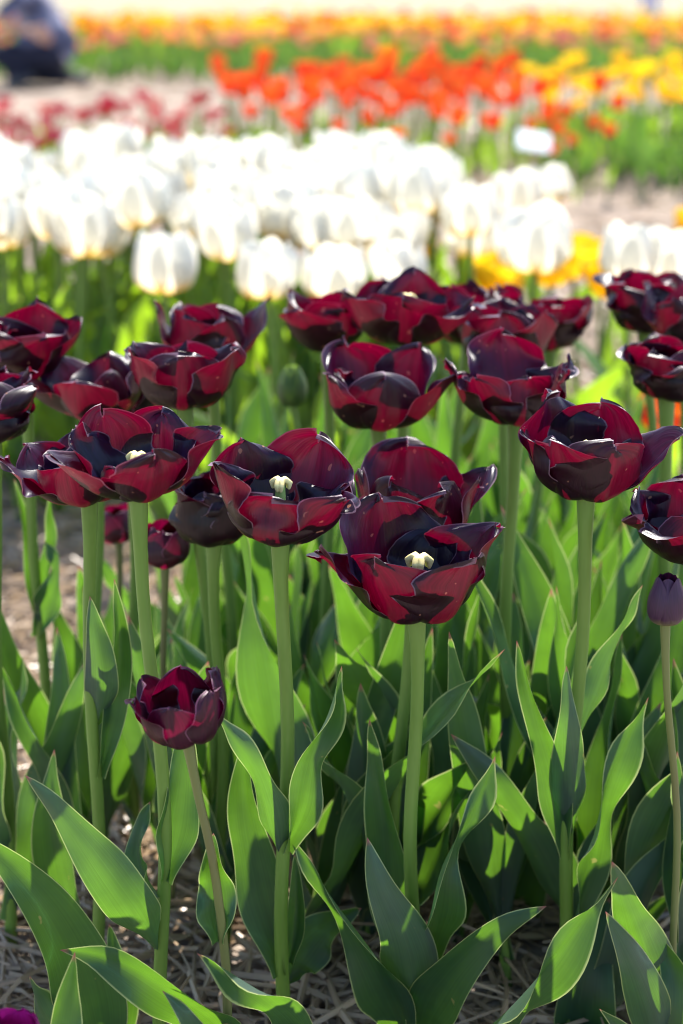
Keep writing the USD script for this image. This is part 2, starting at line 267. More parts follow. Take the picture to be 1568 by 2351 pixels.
def stigma_mesh(size=0.0045):
    body = m3.Manifold()
    for k in range(3):
        a = k * 2 * math.pi / 3 + 0.4; d = np.array([math.cos(a), math.sin(a), 0]); s = np.array([-d[1], d[0], 0])
        sp = lambda p, r: m3.Manifold.sphere(r * size, 14).translate(list(np.asarray(p) * size))
        for sg in (-1, 1):
            chain = [sp((0, 0, 0.55), 0.42), sp(d * 0.75 + s * 0.28 * sg + [0, 0, 0.75], 0.42), sp(d * 1.30 + s * 0.34 * sg + [0, 0, 0.30], 0.40), sp(d * 1.22 + s * 0.26 * sg + [0, 0, -0.45], 0.26)]
            for p0, p1 in zip(chain, chain[1:]): body = body + m3.Manifold.batch_hull([p0, p1])
    body = body.refine_to_length(size * 0.4); me = body.to_mesh()
    t = trimesh.Trimesh(me.vert_properties[:, :3], me.tri_verts); trimesh.smoothing.filter_taubin(t, iterations=6)
    return np.array(t.vertices), np.array(t.faces)
STIGMA = stigma_mesh(0.0055)

CUP = lambda o, c=0.0: [(0, 90), (0.15, 79), (0.34, 36 + 0.5 * o), (0.58, 4 + o), (0.82, -7 + o + c * 0.25), (1, -7 + o + c)]

def flower(parent, J, axis, petals, mat, base, seed=0, stamens=False, pistil=True, ph=0.016, hi=False, psize=0.8):
    """petals: list of dicts for petal(); J the joint and axis in world space; everything stored relative to base"""
    Rm = frame_to(axis)
    for i, kw in enumerate(petals):
        kw = dict(kw); kw.setdefault('nt', 30 if hi else 18); kw.setdefault('ns', 31 if hi else 15)
        v, f, pr = petal(seed=seed * 7 + i * 3 + 1, **kw)
        part(parent, 'petal', (v @ Rm.T + (J - base), f), mat, pr)
    if pistil:
        v, f = tube(np.array([[0, 0, -0.001], [0, 0, ph * 0.5], [0, 0, ph]]), [0.0036, 0.0038, 0.0030], 9)
        ps = part(parent, 'pistil', (v @ Rm.T + (J - base), f), M['style'])
        v, f = STIGMA
        part(ps, 'stigma', ((v * psize + [0, 0, ph]) @ Rm.T + (J - base), f), M['cream'])
    if stamens:
        for k in range(6):
            a = k * math.pi / 3 + 0.2; d = np.array([math.cos(a), math.sin(a), 0])
            pts = np.array([d * 0.005, d * 0.009 + [0, 0, 0.008], d * 0.011 + [0, 0, 0.012], d * 0.0125 + [0, 0, 0.019], d * 0.013 + [0, 0, 0.024]])
            v, f = tube(pts, [0.0008, 0.0007, 0.0018, 0.0019, 0.0006], 7)
            part(parent, 'stamen', (v @ Rm.T + (J - base), f), M['anther'])

def ring(n_open, L, W, seed, spread=0.0, curl=0.0, ruffle=0.13, az0=None, cup=1.0, notch=0.09, jit=1.0):
    """six petals in two whorls with chance differences"""
    r = np.random.default_rng(seed); az0 = r.uniform(0, 360) if az0 is None else az0; out = []
    for k in range(6):
        inner = k % 2
        o = n_open + r.normal(0, 12) * jit - 4 * inner
        o += 6 * math.sin(math.radians(az0 + k * 60)) * (jit >= 1)
        out.append(dict(az=math.radians(az0 + k * 60 + r.normal(0, 6) * jit), L=L * (1 + r.uniform(-.14, .07) * min(jit, 1)), W=W * r.uniform(0.92, 1.12), phi=CUP(o, curl + r.normal(0, 16) * jit), ruffle=ruffle * r.uniform(0.6, 1.4),
                        cup=cup * r.uniform(0.85, 1.1), notch=notch, r0=0.0035 if inner else 0.005, skew=r.normal(0, 0.05) * jit, z0=0.0012 * inner, tip_q=(r.uniform(.45, .72) if jit >= 1 else .5), crease=0.02 * r.uniform(0.3, 2)))
    return out

def stem_points(J, lean_px, plane_y, foot_dy=0.0):
    pts = [J] + [on_plane(u, v, plane_y) for u, v in lean_px]
    a, b = pts[-2], pts[-1]
    k = b[2] / max(a[2] - b[2], 0.03); dx = np.clip((b[0] - a[0]) * k, -0.03, 0.03)
    foot = np.array([b[0] + dx, plane_y + foot_dy, 0.0])
    return np.array(pts + ([foot] if b[2] > 0.012 else []))

def auto_leaves(t, r, n, length, hw, mat, z0=(0.0, 0.06), res=(18, 7), lean=(8, 26), bend=(10, 55), wave=.1):
    a0 = r.uniform(0, 360)
    for k in range(n):
        a = math.radians(a0 + k * 137 + r.normal(0, 15)); L = r.uniform(*length); th0, th1 = math.radians(r.uniform(*lean)), math.radians(r.uniform(*bend))
        q = np.linspace(0, 1, 9); th = th0 + (th1 - th0) * q ** 1.6; rr = np.r_[0, np.cumsum(np.sin(th[1:]))] / 8 * L + .004; zz = np.r_[0, np.cumsum(np.cos(th[1:]))] / 8 * L + r.uniform(*z0)
        d = np.array([math.cos(a), math.sin(a), 0]); s = np.array([-d[1], d[0], 0]); sw = r.normal(0, .05) * L
        pts = d * rr[:, None] + s * (sw * q ** 2)[:, None] + np.array([0, 0, 1]) * zz[:, None]
        v, f, pr = leaf(pts[::2], r.uniform(*hw), seed=int(r.integers(1, 400)), face=-d + np.array([0, 0, .2]), roll=r.normal(0, 18), twist=r.normal(0, 55), fold=r.uniform(.2, .55), wave=wave * r.uniform(.5, 1.6), nt=res[0], ns=res[1])
        part(t, 'leaf', (v, f), mat, pr)

# ------------------------------------------------------------------ ground, straw
def ground_height(x, y):
    return 0.010 * (meshkit.fbm(np.stack([x * 5, y * 5, 0 * x], -1), 3, 3) - 0.5) * np.exp(-np.maximum(y - 4, 0) / 8)
gx = np.unique(np.r_[np.linspace(-400, -12, 14), np.linspace(-12, -2, 21), np.linspace(-2, 2, 101), np.linspace(2, 12, 21), np.linspace(12, 400, 14)])
gy = np.unique(np.r_[np.linspace(-60, 0.2, 7), np.linspace(0.2, 5, 121), np.linspace(5, 16, 56), np.linspace(16, 60, 23), np.linspace(60, 600, 12)])
GX, GY = np.meshgrid(gx, gy); GV = np.stack([GX, GY, ground_height(GX, GY)], -1).reshape(-1, 3)
ground_mat = usdkit.material(stage, '/World/Looks/straw_covered_soil', {
    'g': ('geometry', {}), 'n': ('noise_texture', {'scale': 60.0, 'detail': 6.0, 'roughness': 0.7}), 'v': ('noise_texture', {'scale': 3.0, 'detail': 3.0}),
    'm': ('mapping', {'scale': (40, 220, 40), 'rotation': (0, 0, 0.5)}), 's': ('noise_texture', {'scale': 1.0, 'detail': 3.0}),
    'r': ('rgb_ramp', {'ramp': [(0.25, (0.17, 0.14, 0.12)), (0.5, (0.31, 0.26, 0.22)), (0.75, (0.44, 0.38, 0.325))]}), 'r2': ('rgb_ramp', {'ramp': [(0.3, (0.80, 0.78, 0.78)), (0.7, (1.1, 1.06, 1.02))]}),
    'add': ('mix_float', {'fac': 0.45}), 'mul': ('mix_color', {'blend_type': 'multiply', 'fac': 1.0}), 'b': ('bump', {'strength': 0.7, 'distance': 0.006}), 'p': ('principled_bsdf', {'roughness': 1.0, 'specular_ior_level': 0.0})},
    [('g.position', 'n.vector'), ('g.position', 'v.vector'), ('g.position', 'm.vector'), ('m.vector', 's.vector'), ('n.fac', 'add.a'), ('s.fac', 'add.b'), ('add.result', 'r.fac'), ('v.fac', 'r2.fac'), ('r.color', 'mul.a'), ('r2.color', 'mul.b'), ('mul.result', 'p.base_color'), ('add.result', 'b.height'), ('b.normal', 'p.normal')], surface='p.BSDF')
tag(part('/World', 'ground', (GV, grid_faces(len(gy), len(gx))), ground_mat), 'pale soil of the tulip field covered with straw', kind='structure')

straw_mat = usdkit.material(stage, '/World/Looks/dry_straw', {
    'g': ('geometry', {}), 'r': ('rgb_ramp', {'ramp': [(0.0, (0.36, 0.25, 0.15)), (0.35, (0.60, 0.46, 0.28)), (0.75, (0.80, 0.69, 0.49)), (1.0, (0.88, 0.81, 0.66))]}),
    'n': ('noise_texture', {'scale': 300.0, 'detail': 2.0}), 'h': ('mix_color', {'blend_type': 'multiply', 'fac': 0.2}), 'p': ('principled_bsdf', {'roughness': 0.36, 'specular_ior_level': 0.55})},
    [('g.random_per_island', 'r.fac'), ('r.color', 'h.a'), ('g.position', 'n.vector'), ('n.color', 'h.b'), ('h.result', 'p.base_color')], surface='p.BSDF')

def straws(n, xr, yr, len_r, wid_r, seed):
    r = np.random.default_rng(seed); V, F = [], []; base = 0
    for i in range(n):
        y = r.uniform(*yr); x = r.uniform(-1, 1) * (xr[0] + xr[1] * y)
        L, w, a = r.uniform(*len_r), r.uniform(*wid_r), r.uniform(0, math.pi); d = np.array([math.cos(a), math.sin(a), r.normal(0, 0.10)]); b = np.array([-d[1], d[0], r.normal(0, 0.4)])
        c = np.array([x, y, 0.004 + abs(r.normal(0, 0.006))]); bend = np.array([0, 0, r.normal(0, 0.06) * L]) + b * r.normal(0, 0.06) * L
        for k, q in enumerate((-0.5, 0.0, 0.5)):
            p = c + d * L * q + (bend if q == 0 else 0) ; ww = w * (1 if q == 0 else r.uniform(0.6, 1))
            V += [p - b * ww / 2, p + np.array([0, 0, w * 0.45]), p + b * ww / 2]
        for k in (0, 3):
            for j in (0, 1):
                F += [[base + k + j, base + k + j + 1, base + k + j + 4], [base + k + j, base + k + j + 4, base + k + j + 3]]
        base += 9
    V = np.array(V); V[:, 2] += ground_height(V[:, 0], V[:, 1])
    return V, np.array(F)
sv, sf = zip(straws(5200, (0.05, 0.26), (0.95, 2.2), (0.02, 0.15), (0.0015, 0.0062), 1), straws(4200, (0.05, 0.25), (2.2, 5.2), (0.05, 0.16), (0.003, 0.007), 2), straws(2500, (0.2, 0.24), (5.2, 12), (0.06, 0.2), (0.005, 0.010), 3))
off = np.cumsum([0] + [len(v) for v in sv])
tag(part('/World', 'straw_mulch', (np.vstack(sv), np.vstack([f + o for f, o in zip(sf, off)])), straw_mat, smooth=False), 'loose dry straw strewn over the soil between the tulips', 'straw', kind='stuff')

# ------------------------------------------------------------------ the dark tulips in front, each built by itself
PLANTS = {}
def dark_tulip(key, label, J, d, stem, petals, seed, axis=(0, -0.03, 1), mat='dark', stem_r=0.0044, name='dark_tulip', cat='tulip', hi=False, pistil=True, ph=0.016, stamens=False, leaves=(), smat='stem', foot_dy=0.0, group=None, sc=1.0):
    tq = np.random.default_rng(seed + 50)
    petals = [{'notch': 0.11, 'tip_q': tq.uniform(.42, .72), **q, 'ruffle': q.get('ruffle', .1) * (1.8 if q.get('ruffle', .1) > .035 else 1), 'L': q['L'] * sc, 'W': q['W'] * sc * (1.1 if mat == 'dark' else 1.0)} for q in petals]
    Jw = P(J[0], J[1], d); pts = stem_points(Jw, stem, Jw[1], foot_dy); base = np.array([pts[-1][0], pts[-1][1], 0.0])
    t = thing(name, label, cat, base, group=group)
    C = spline(pts[::-1], 16); q = np.linspace(0, 1, 16); C = C + np.outer(np.sin(math.pi * q) * np.sin(2.2 * math.pi * q + seed), [.0035, .003, 0]); rad = np.linspace(stem_r * 1.12, stem_r * 0.95, 16); rad[-2:] = stem_r * np.array([1.08, 1.4])
    v, f = tube(C - base, rad, 12); part(t, 'stem', (v, f), M[smat])
    ax = unit(np.asarray(axis, float) + 0.0)
    flower(t, Jw, ax, petals, M[mat], base, seed, stamens=stamens, pistil=pistil, ph=ph, hi=hi, psize=1.0 if key == 'main' else 0.78)
    PLANTS[key] = (t, base, Jw[1])
    for L in leaves: hand_leaf(t, base, Jw[1], L)
    if not leaves: auto_leaves(t, np.random.default_rng(seed + 900), 3, (.16, .25), (.015, .024), M['leaf'], z0=(0, .08), res=(24, 9), bend=(4, 34))
    return t

def hand_leaf(t, base, y, L):
    """L: (points (u, v, dy) from base to tip, half width in picture units, keyword arguments)"""
    pts, hwpx, kw = L; kw = dict(kw); mat = kw.pop('mat', 'leaf'); lab = kw.pop('label', None)
    W3 = np.array([on_plane(u, v, y + dy) for u, v, dy in pts])
    hw = hwpx * y / FPX * 1.58
    hand_leaf.n += 1
    v, f, pr = leaf(W3 - base, hw, seed=kw.pop('seed', hand_leaf.n), **kw)
    part(t, 'leaf', (v, f), M[mat], pr, label=lab)
hand_leaf.n = 0

def pt(az, L, W, o, c=0.0, **kw):
    o = o + 7 * math.sin(math.radians(az)) * (o > 5)                   # a petal by hand: azimuth (0 right, 90 away, 270 to the camera), mm, opening, tip curl
    phi = kw.pop('phi', None) or CUP(o, c)
    return dict(az=math.radians(az), L=L / 1000, W=W / 1000, phi=phi, **kw)

# 1 the sharp one in the middle
dark_tulip('main', 'large open dark tulip in sharp focus with folded cream stigma, at the centre', (957, 1416), 1.12, [(950, 2300)], [
    pt(232, 70, 40, 19, 3, ruffle=0.08, skew=-0.05), pt(318, 70, 41, 20, 4, ruffle=0.08), pt(186, 78, 26, 34, 45, ruffle=0.10, z0=-0.001, r0=0.006),
    pt(118, 90, 44, 13, 0, ruffle=0.06, r0=0.0035), pt(28, 82, 34, 18, 8, ruffle=0.12, fold=0.35), pt(72, 62, 30, 22, 5, ruffle=0.08)], 1, axis=(0.02, -0.06, 1), hi=True, stamens=True, ph=0.037, stem_r=0.0044, leaves=[
    ([(950, 2420, 0), (872, 2235, -.03), (808, 2130, -.035), (735, 2030, -.03), (672, 1925, -.015)], 50, dict(roll=25, fold=0.45, wave=0.12)),
    ([(955, 2335, -.005), (948, 2235, -.035), (918, 2130, -.05), (872, 2030, -.05), (843, 1922, -.04)], 56, dict(roll=172, fold=0.40, wave=0.06, wide=0.45)),
    ([(940, 2230, .005), (902, 2080, .02), (886, 1900, .025), (866, 1780, .03), (848, 1650, .03)], 44, dict(roll=20, fold=0.5, wave=0.08)),
    ([(958, 2240, .0), (1000, 2080, -.02), (1020, 1985, -.02), (1085, 1870, -.01), (1137, 1735, 0)], 42, dict(roll=-30, fold=0.55, wave=0.14)),
    ([(962, 2390, 0), (1000, 2290, -.03), (1070, 2200, -.05), (1160, 2125, -.055), (1255, 2080, -.05)], 50, dict(roll=15, fold=0.35, wave=0.07))])
# 2 behind it
dark_tulip('behind', 'dark tulip half hidden behind the sharp central tulip', (952, 1252), 1.20, [(925, 1640), (915, 1830)], [
    pt(238, 72, 36, 8, 0, ruffle=0.08), pt(300, 66, 38, 14, 4, ruffle=0.07), pt(185, 74, 24, 12, 6), pt(95, 84, 38, 10, 0), pt(20, 78, 24, 26, 8, fold=0.4), pt(345, 70, 22, 24, 0)], 2, hi=True, pistil=False, stem_r=0.0044)
# 3
dark_tulip('left_mid', 'wide open dark tulip with glossy inner petal and yellowish stigma on green style', (643, 1238), 1.09, [(650, 1700), (655, 2220)], [
    pt(262, 56, 40, 13, 6, ruffle=0.1), pt(322, 70, 30, 34, 12, ruffle=0.14), pt(182, 74, 30, 16, 8, ruffle=0.1, fold=0.25), pt(62, 86, 45, 13, 10, ruffle=0.06), pt(128, 80, 34, 13, 4), pt(8, 58, 28, 30, 28, ruffle=0.2, notch=0.16)], 3, axis=(0.02, -0.06, 1), hi=True, stamens=True, ph=0.036, sc=0.92, stem_r=0.0044, leaves=[
    ([(650, 2235, 0), (608, 2080, .01), (576, 1930, .015), (560, 1800, .02), (566, 1680, .02)], 46, dict(roll=10, fold=0.35, wave=0.10)),
    ([(646, 1985, 0), (615, 1850, -.015), (575, 1745, -.02), (535, 1690, -.02), (492, 1632, -.01)], 34, dict(roll=-160, fold=0.4, wave=0.08)),
    ([(655, 1945, 0), (695, 1840, -.01), (715, 1740, -.01), (755, 1640, 0), (785, 1528, .01)], 36, dict(roll=-25, fold=0.6, wave=0.16)),
    ([(660, 2260, 0), (690, 2185, .03), (745, 2130, .05), (830, 2085, .06)], 50, dict(roll=10, fold=0.3, wave=0.08, mat='leaf')),
    ([(665, 2210, .01), (680, 2090, .015), (676, 1960, .02)], 24, dict(roll=0, fold=0.7, wave=0.05))])
# 4
dark_tulip('cup', 'upright cupped dark tulip just left of the wide open one', (490, 1243), 1.25, [(497, 1520)], [
    pt(262, 60, 36, 0, 2), pt(318, 60, 33, 0, 2), pt(205, 63, 32, 2, 8), pt(90, 62, 34, 2, 4), pt(150, 60, 30, 0, 8), pt(30, 62, 30, 2)], 4, pistil=False, sc=0.95, stem_r=0.0042)
# 5 front left pair
dark_tulip('front_left', 'dark tulip on the left with a silvery shining petal bent outwards', (318, 1142), 1.06, [(338, 1400), (355, 1560), (365, 2140)], [
    pt(295, 64, 38, 26, 6, ruffle=0.1), pt(240, 46, 22, 24, 0), pt(200, 76, 30, 42, 18, ruffle=0.07), pt(165, 70, 30, 16, 6), pt(20, 78, 30, 36, 10, fold=0.35), pt(75, 80, 36, 22, 24, ruffle=0.12), pt(130, 80, 36, 12, 2)], 5, hi=True, ph=0.024, axis=(0.0, -0.04, 1), sc=0.8, stem_r=0.0042, leaves=[
    ([(368, 2190, 0), (292, 2075, -.03), (228, 1985, -.04), (150, 1880, -.04), (57, 1779, -.03)], 52, dict(roll=170, fold=0.30, wave=0.06)),
    ([(372, 2060, 0), (330, 2000, .02), (318, 1930, .03), (345, 1840, .04)], 34, dict(roll=30, fold=0.5, wave=0.1)),
    ([(376, 2020, 0), (402, 1900, .005), (418, 1780, .01), (428, 1640, .02)], 42, dict(roll=-15, fold=0.45, wave=0.08))])
dark_tulip('far_left_pair', 'dark tulip leaning left, partly behind the one with the silvery petal', (205, 1150), 1.14, [(212, 1430), (220, 1660), (220, 1960)], [
    pt(268, 68, 36, 24, 10), pt(195, 76, 30, 40, 8, ruffle=0.12), pt(150, 70, 30, 30, 4), pt(60, 70, 34, 14, 2), pt(100, 68, 32, 20, 0), pt(335, 70, 30, 14, 0)], 6, hi=True, axis=(-0.14, -0.04, 1), pistil=False, sc=0.84, stem_r=0.0042, leaves=[
    ([(221, 1670, 0), (232, 1570, -.012), (222, 1470, -.015), (206, 1368, -.01)], 35, dict(roll=175, fold=0.55, wave=0.06, base_w=0.75)),
    ([(228, 1780, 0), (262, 1620, .005), (275, 1480, .012), (262, 1328, .02)], 27, dict(roll=-20, fold=0.6, wave=0.1)),
    ([(215, 2200, 0), (160, 2080, .02), (128, 1950, .02), (118, 1850, .02), (125, 1720, .03)], 46, dict(roll=15, fold=0.4, wave=0.08))])
B = lambda k, *a, **kw: dark_tulip(k, *a, **{'sc': 0.92, **kw})
B('b6', 'blurred dark tulip with dark blue inside, right behind the left pair', (222, 962), 1.34, [(222, 1100)], ring(22, .064, .030, 61, ruffle=.09), 8)
B('b6b', 'narrow dark tulip between the left pair and the tall cupped one behind', (298, 960), 1.40, [(300, 1100)], ring(2, .060, .026, 62), 9, pistil=False)
B('b7', 'broad cupped dark tulip above the left pair', (425, 932), 1.28, [(440, 1100)], [
    pt(268, 66, 38, 16, 2), pt(215, 74, 30, 24, 12), pt(330, 74, 30, 24, 4), pt(90, 60, 34, 16), pt(150, 70, 30, 20, 10), pt(30, 66, 30, 20, 10)], 10, pistil=False)
B('b8', 'dark tulip tucked behind the broad cupped one, pointed petal tips', (478, 838), 1.42, [(495, 940), (503, 1060)], [
    pt(235, 70, 32, 12, 3), pt(300, 66, 32, 10, 2), pt(180, 76, 26, 18, 10, tip_q=.7), pt(80, 66, 36, 8), pt(20, 80, 24, 24, 10, tip_q=.8), pt(130, 66, 30, 8)], 11, pistil=False)
B('b9', 'dark tulip at the left edge, upper one', (58, 868), 1.36, [(75, 1100), (92, 1480)], ring(4, .072, .034, 14, az0=250), 12, pistil=False, axis=(-.05, -.1, 1), leaves=[
    ([(88, 1440, 0), (72, 1330, 0), (60, 1210, .0), (32, 1098, 0)], 15, dict(roll=-20, fold=.6, wave=.1)), ([(90, 1400, 0), (105, 1320, 0), (118, 1240, .0), (113, 1132, 0)], 17, dict(roll=20, fold=.6, wave=.1)), ([(90, 1460, 0), (120, 1370, -.01), (130, 1290, -.01), (100, 1240, 0)], 26, dict(roll=30, fold=.4, wave=.1))])
B('b10', 'dark tulip cut by the left edge of the picture, lower one', (-15, 1012), 1.24, [(-5, 1300)], ring(10, .068, .034, 15, az0=280), 13, pistil=False)
B('b11', 'dark tulip in the upper middle with one petal stretched out to the right', (868, 980), 1.30, [(872, 1050)], [
    pt(278, 70, 38, 8, 4, ruffle=.08), pt(212, 74, 30, 22, 6), pt(338, 84, 22, 36, 40, fold=.3, tip_q=.7), pt(120, 86, 42, 8, 2, ruffle=.12), pt(45, 82, 32, 10, 2), pt(170, 60, 30, 10)], 14, pistil=False, hi=True)
B('b12', 'bowl shaped dark tulip left of the row of four behind, over a pale spot', (752, 803), 1.46, [(752, 900)], ring(20, .068, .036, 17, az0=240, ruffle=.09), 15, pistil=False)
B('b13', 'widest dark tulip of the back row, cream stigma just showing', (935, 788), 1.42, [(922, 1000)], [
    pt(262, 66, 38, 26, 4), pt(320, 76, 28, 46, 10), pt(205, 74, 32, 40, 6), pt(110, 68, 34, 22, 34), pt(40, 62, 34, 26, 4), pt(80, 72, 28, 8)], 16, sc=1.03, ph=.036)
B('b14', 'dark tulip mostly hidden between two others in the back row', (1075, 790), 1.56, [(1045, 1050)], ring(22, .066, .030, 19), 17, sc=1.03, pistil=False)
B('b15', 'dark tulip behind, blue sheen inside, touching the one below it', (1155, 845), 1.46, [(1160, 1000)], [
    pt(258, 70, 36, 10, 3), pt(318, 72, 26, 16, 20), pt(195, 72, 26, 14, 6), pt(90, 66, 32, 12), pt(40, 68, 30, 14, 14), pt(140, 64, 30, 12)], 18, sc=1.03, pistil=False)
B('b16', 'dark tulip right of centre with flared pointed left petal and purple inside', (1185, 970), 1.28, [(1172, 1300), (1165, 1560)], [
    pt(282, 62, 38, 12, 6), pt(215, 66, 28, 26, 14), pt(178, 78, 24, 30, 18, tip_q=.7), pt(100, 86, 38, 8, 4, ruffle=.14), pt(20, 70, 32, 18, 6), pt(335, 66, 30, 20, 12)], 19, pistil=False, hi=True, stem_r=.0046)
B('b17', 'dark tulip before the yellow tulips, top right of the middle', (1262, 800), 1.60, [(1215, 1300), (1180, 1480)], ring(20, .068, .032, 22, az0=265, ruffle=.13), 20, sc=1.03, pistil=False, stem_r=.005)
B('b18', 'open dark tulip on the right, cream stigma, dusted with specks of pollen', (1345, 1138), 1.13, [(1335, 1400), (1318, 1690), (1308, 2000)], [
    pt(290, 66, 42, 14, 2, ruffle=.07), pt(225, 72, 36, 16, 4), pt(182, 70, 24, 24, 10), pt(75, 78, 38, 16, 8), pt(120, 84, 36, 12, 6, ruffle=.14, notch=.12), pt(10, 76, 24, 42, 26, fold=.5)], 21, hi=True, stamens=True, ph=.032, axis=(.02, -.05, 1), stem_r=.0044, leaves=[
    ([(1303, 1960, 0), (1272, 1790, -.01), (1225, 1630, -.01), (1186, 1470, 0)], 34, dict(roll=25, fold=.5, wave=.1)),
    ([(1310, 1930, -.004), (1318, 1810, -.02), (1308, 1680, -.025), (1301, 1528, -.015)], 42, dict(roll=170, fold=.7, wave=.08, base_w=.7)),
    ([(1312, 2130, 0), (1355, 1980, .0), (1385, 1850, -.01), (1432, 1720, -.01), (1489, 1600, 0)], 40, dict(roll=-30, fold=.45, wave=.14)),
    ([(1318, 1720, .01), (1360, 1620, .02), (1410, 1490, .03), (1476, 1342, .04)], 28, dict(roll=150, fold=.5, wave=.1))])
B('b19', 'dark tulip near the top right edge, above a darker one', (1478, 762), 1.56, [(1490, 900)], ring(5, .072, .036, 25, az0=285), 22, pistil=False)
B('b19b', 'dark tulip cut by the right edge, between two others', (1575, 800), 1.50, [(1575, 900)], ring(8, .070, .034, 26), 23, pistil=False)
B('b20', 'nearly black tulip at the right edge in the middle of three', (1530, 914), 1.36, [(1532, 1100), (1525, 1350)], ring(12, .062, .036, 27, az0=280), 24, pistil=False, stem_r=.005)
B('b21', 'dark tulip cut by the right edge, lowest there, only petals showing', (1592, 1290), 1.14, [(1592, 1500)], ring(30, .068, .034, 28, az0=160), 25, pistil=False)
# 23 small plum one low in front
B('small', 'small half open plum tulip low in front on a thin brownish stem', (430, 1698), 1.04, [(462, 1830), (490, 1950), (500, 2100), (512, 2330)], [
    pt(258, 48, 25, 2, 2, ruffle=.03, crease=.03, notch=.04), pt(200, 52, 20, 14, 10), pt(330, 54, 22, 6, 4, notch=.05), pt(90, 55, 26, 2, 2, notch=.05), pt(150, 52, 22, 8, 4), pt(25, 54, 24, 4, 2)], 30, mat='plum', name='plum_tulip', hi=True, pistil=False, stem_r=.0028, smat='thinstem', axis=(-.12, -.08, 1), leaves=[
    ([(502, 2160, .004), (497, 2100, .006), (496, 2050, .006), (490, 1990, .008), (490, 1912, .012)], 38, dict(roll=0, fold=.35, wave=.2, seed=6))])
B('p24', 'small closed purple tulip below the left pair, on a thin stem', (378, 1296), 1.32, [(382, 1480)], ring(-10, .047, .022, 33, ruffle=.03, jit=.4), 31, mat='plum', name='plum_tulip', pistil=False, stem_r=.0026, smat='thinstem')
B('p25', 'small pinkish purple tulip, blurred, left of the small closed one', (272, 1242), 1.48, [(275, 1400)], ring(-6, .042, .020, 34, ruffle=.03, jit=.5), 32, mat='plum', name='plum_tulip', pistil=False, stem_r=.0026, smat='thinstem')
BUD = lambda o=0: [(0, 82), (.13, 58), (.32, 14), (.58, -10), (.82, -24), (1, -20)]
def bud(L, W, az0=20):
    return [pt(az0 + k * 60, L, W, 0, phi=BUD(), cup=1.15, ruffle=.015, r0=.002 + .0012 * (k % 2), tip_q=.75, notch=.0, crease=.03) for k in range(6)]
B('bud', 'closed purple tulip bud on a slim reddish stem at the right edge', (1527, 1433), 1.10, [(1532, 1600), (1545, 1900), (1548, 2100)], bud(42, 13), 35, mat='budp', name='purple_tulip_bud', cat='tulip bud', pistil=False, stem_r=.0024, smat='thinstem')
B('green', 'closed green tulip bud with pale edge, blurred behind the dark tulips', (672, 934), 1.62, [(688, 1000)], bud(50, 17), 36, mat='greenbud', name='green_tulip_bud', cat='tulip bud', pistil=False, stem_r=.0025)
B('magenta', 'bright magenta tulip at the bottom left corner, only its top showing', (38, 2440), 0.97, [(40, 2500)], ring(-6, .040, .020, 37, ruffle=.03, jit=.4), 37, mat='magenta', name='magenta_tulip', pistil=False, stem_r=.003)
B('red', 'blurred orange red tulip hanging its petals below the nearly black tulip', (1520, 985), 1.9, [(1520, 1100)], ring(-4, .058, .022, 38, ruffle=.05), 38, mat='orange', name='orange_tulip', pistil=False, stem_r=.003)

# leafy plants in front without a flower in view
def leafy(label, foot, y, leaves, stem_to=None):
    f = on_plane(foot[0], foot[1], y); base = np.array([f[0], y, 0.0])
    t = thing('flowerless_tulip', label, 'tulip plant', base)
    top = (on_plane(*stem_to, y) if stem_to else base + [0, 0, 0.05]) - base
    v, fc = tube(spline([[0, 0, 0], top * .5, top], 8), [.0050, .0048, .0046, .0046, .0044, .0044, .004, .0025], 10); part(t, 'stem', (v, fc), M['stem'])
    for L in leaves: hand_leaf(t, base, y, L)
leafy('big dark leaved tulip plant at the bottom left corner, leaves bending left', (235, 2480), 1.02, [
    ([(235, 2470, 0), (195, 2260, -.02), (115, 2090, -.03), (0, 1965, -.03), (-90, 1900, -.02)], 66, dict(roll=-20, fold=.35, wave=.1)),
    ([(240, 2480, 0), (262, 2350, .01), (268, 2240, .02), (250, 2120, .03)], 40, dict(roll=-30, fold=.5, wave=.1)),
    ([(228, 2480, 0), (150, 2400, -.02), (100, 2330, -.03), (68, 2240, -.04)], 38, dict(roll=200, fold=.5, wave=.1))])
leafy('tulip plant with two long leaves sweeping left across the bottom, left of the centre', (600, 2480), 0.98, [
    ([(590, 2440, 0), (470, 2335, -.03), (350, 2255, -.05), (245, 2200, -.05), (137, 2181, -.045)], 60, dict(roll=8, fold=.42, wave=.06)),
    ([(720, 2450, .0), (648, 2320, -.05), (545, 2245, -.06), (452, 2188, -.06)], 52, dict(roll=18, fold=.5, wave=.12)),
    ([(480, 2450, -.03), (455, 2380, -.06), (415, 2320, -.065), (372, 2274, -.06)], 30, dict(roll=165, fold=.5, wave=.1))])
leafy('tulip plant whose big folded leaf points up right, bottom right of the centre', (1090, 2480), 1.0, [
    ([(1085, 2430, 0), (1182, 2305, -.04), (1270, 2205, -.05), (1340, 2110, -.05), (1420, 2012, -.045)], 52, dict(roll=-28, fold=.55, wave=.12))])
leafy('tulip plant with a broad sunlit leaf at the bottom right', (1335, 2480), 1.09, [
    ([(1335, 2420, 0), (1345, 2290, -.01), (1365, 2180, .0), (1400, 2060, .02)], 56, dict(roll=5, fold=.25, wave=.06)),
    ([(1350, 2440, 0), (1440, 2150, .0), (1480, 2030, .01), (1535, 1945, .02), (1600, 1850, .03)], 48, dict(roll=165, fold=.35, wave=.06)),
    ([(1345, 2460, .03), (1400, 2300, .05), (1420, 2200, .06), (1560, 2040, .07)], 40, dict(roll=10, fold=.35, wave=.08))])
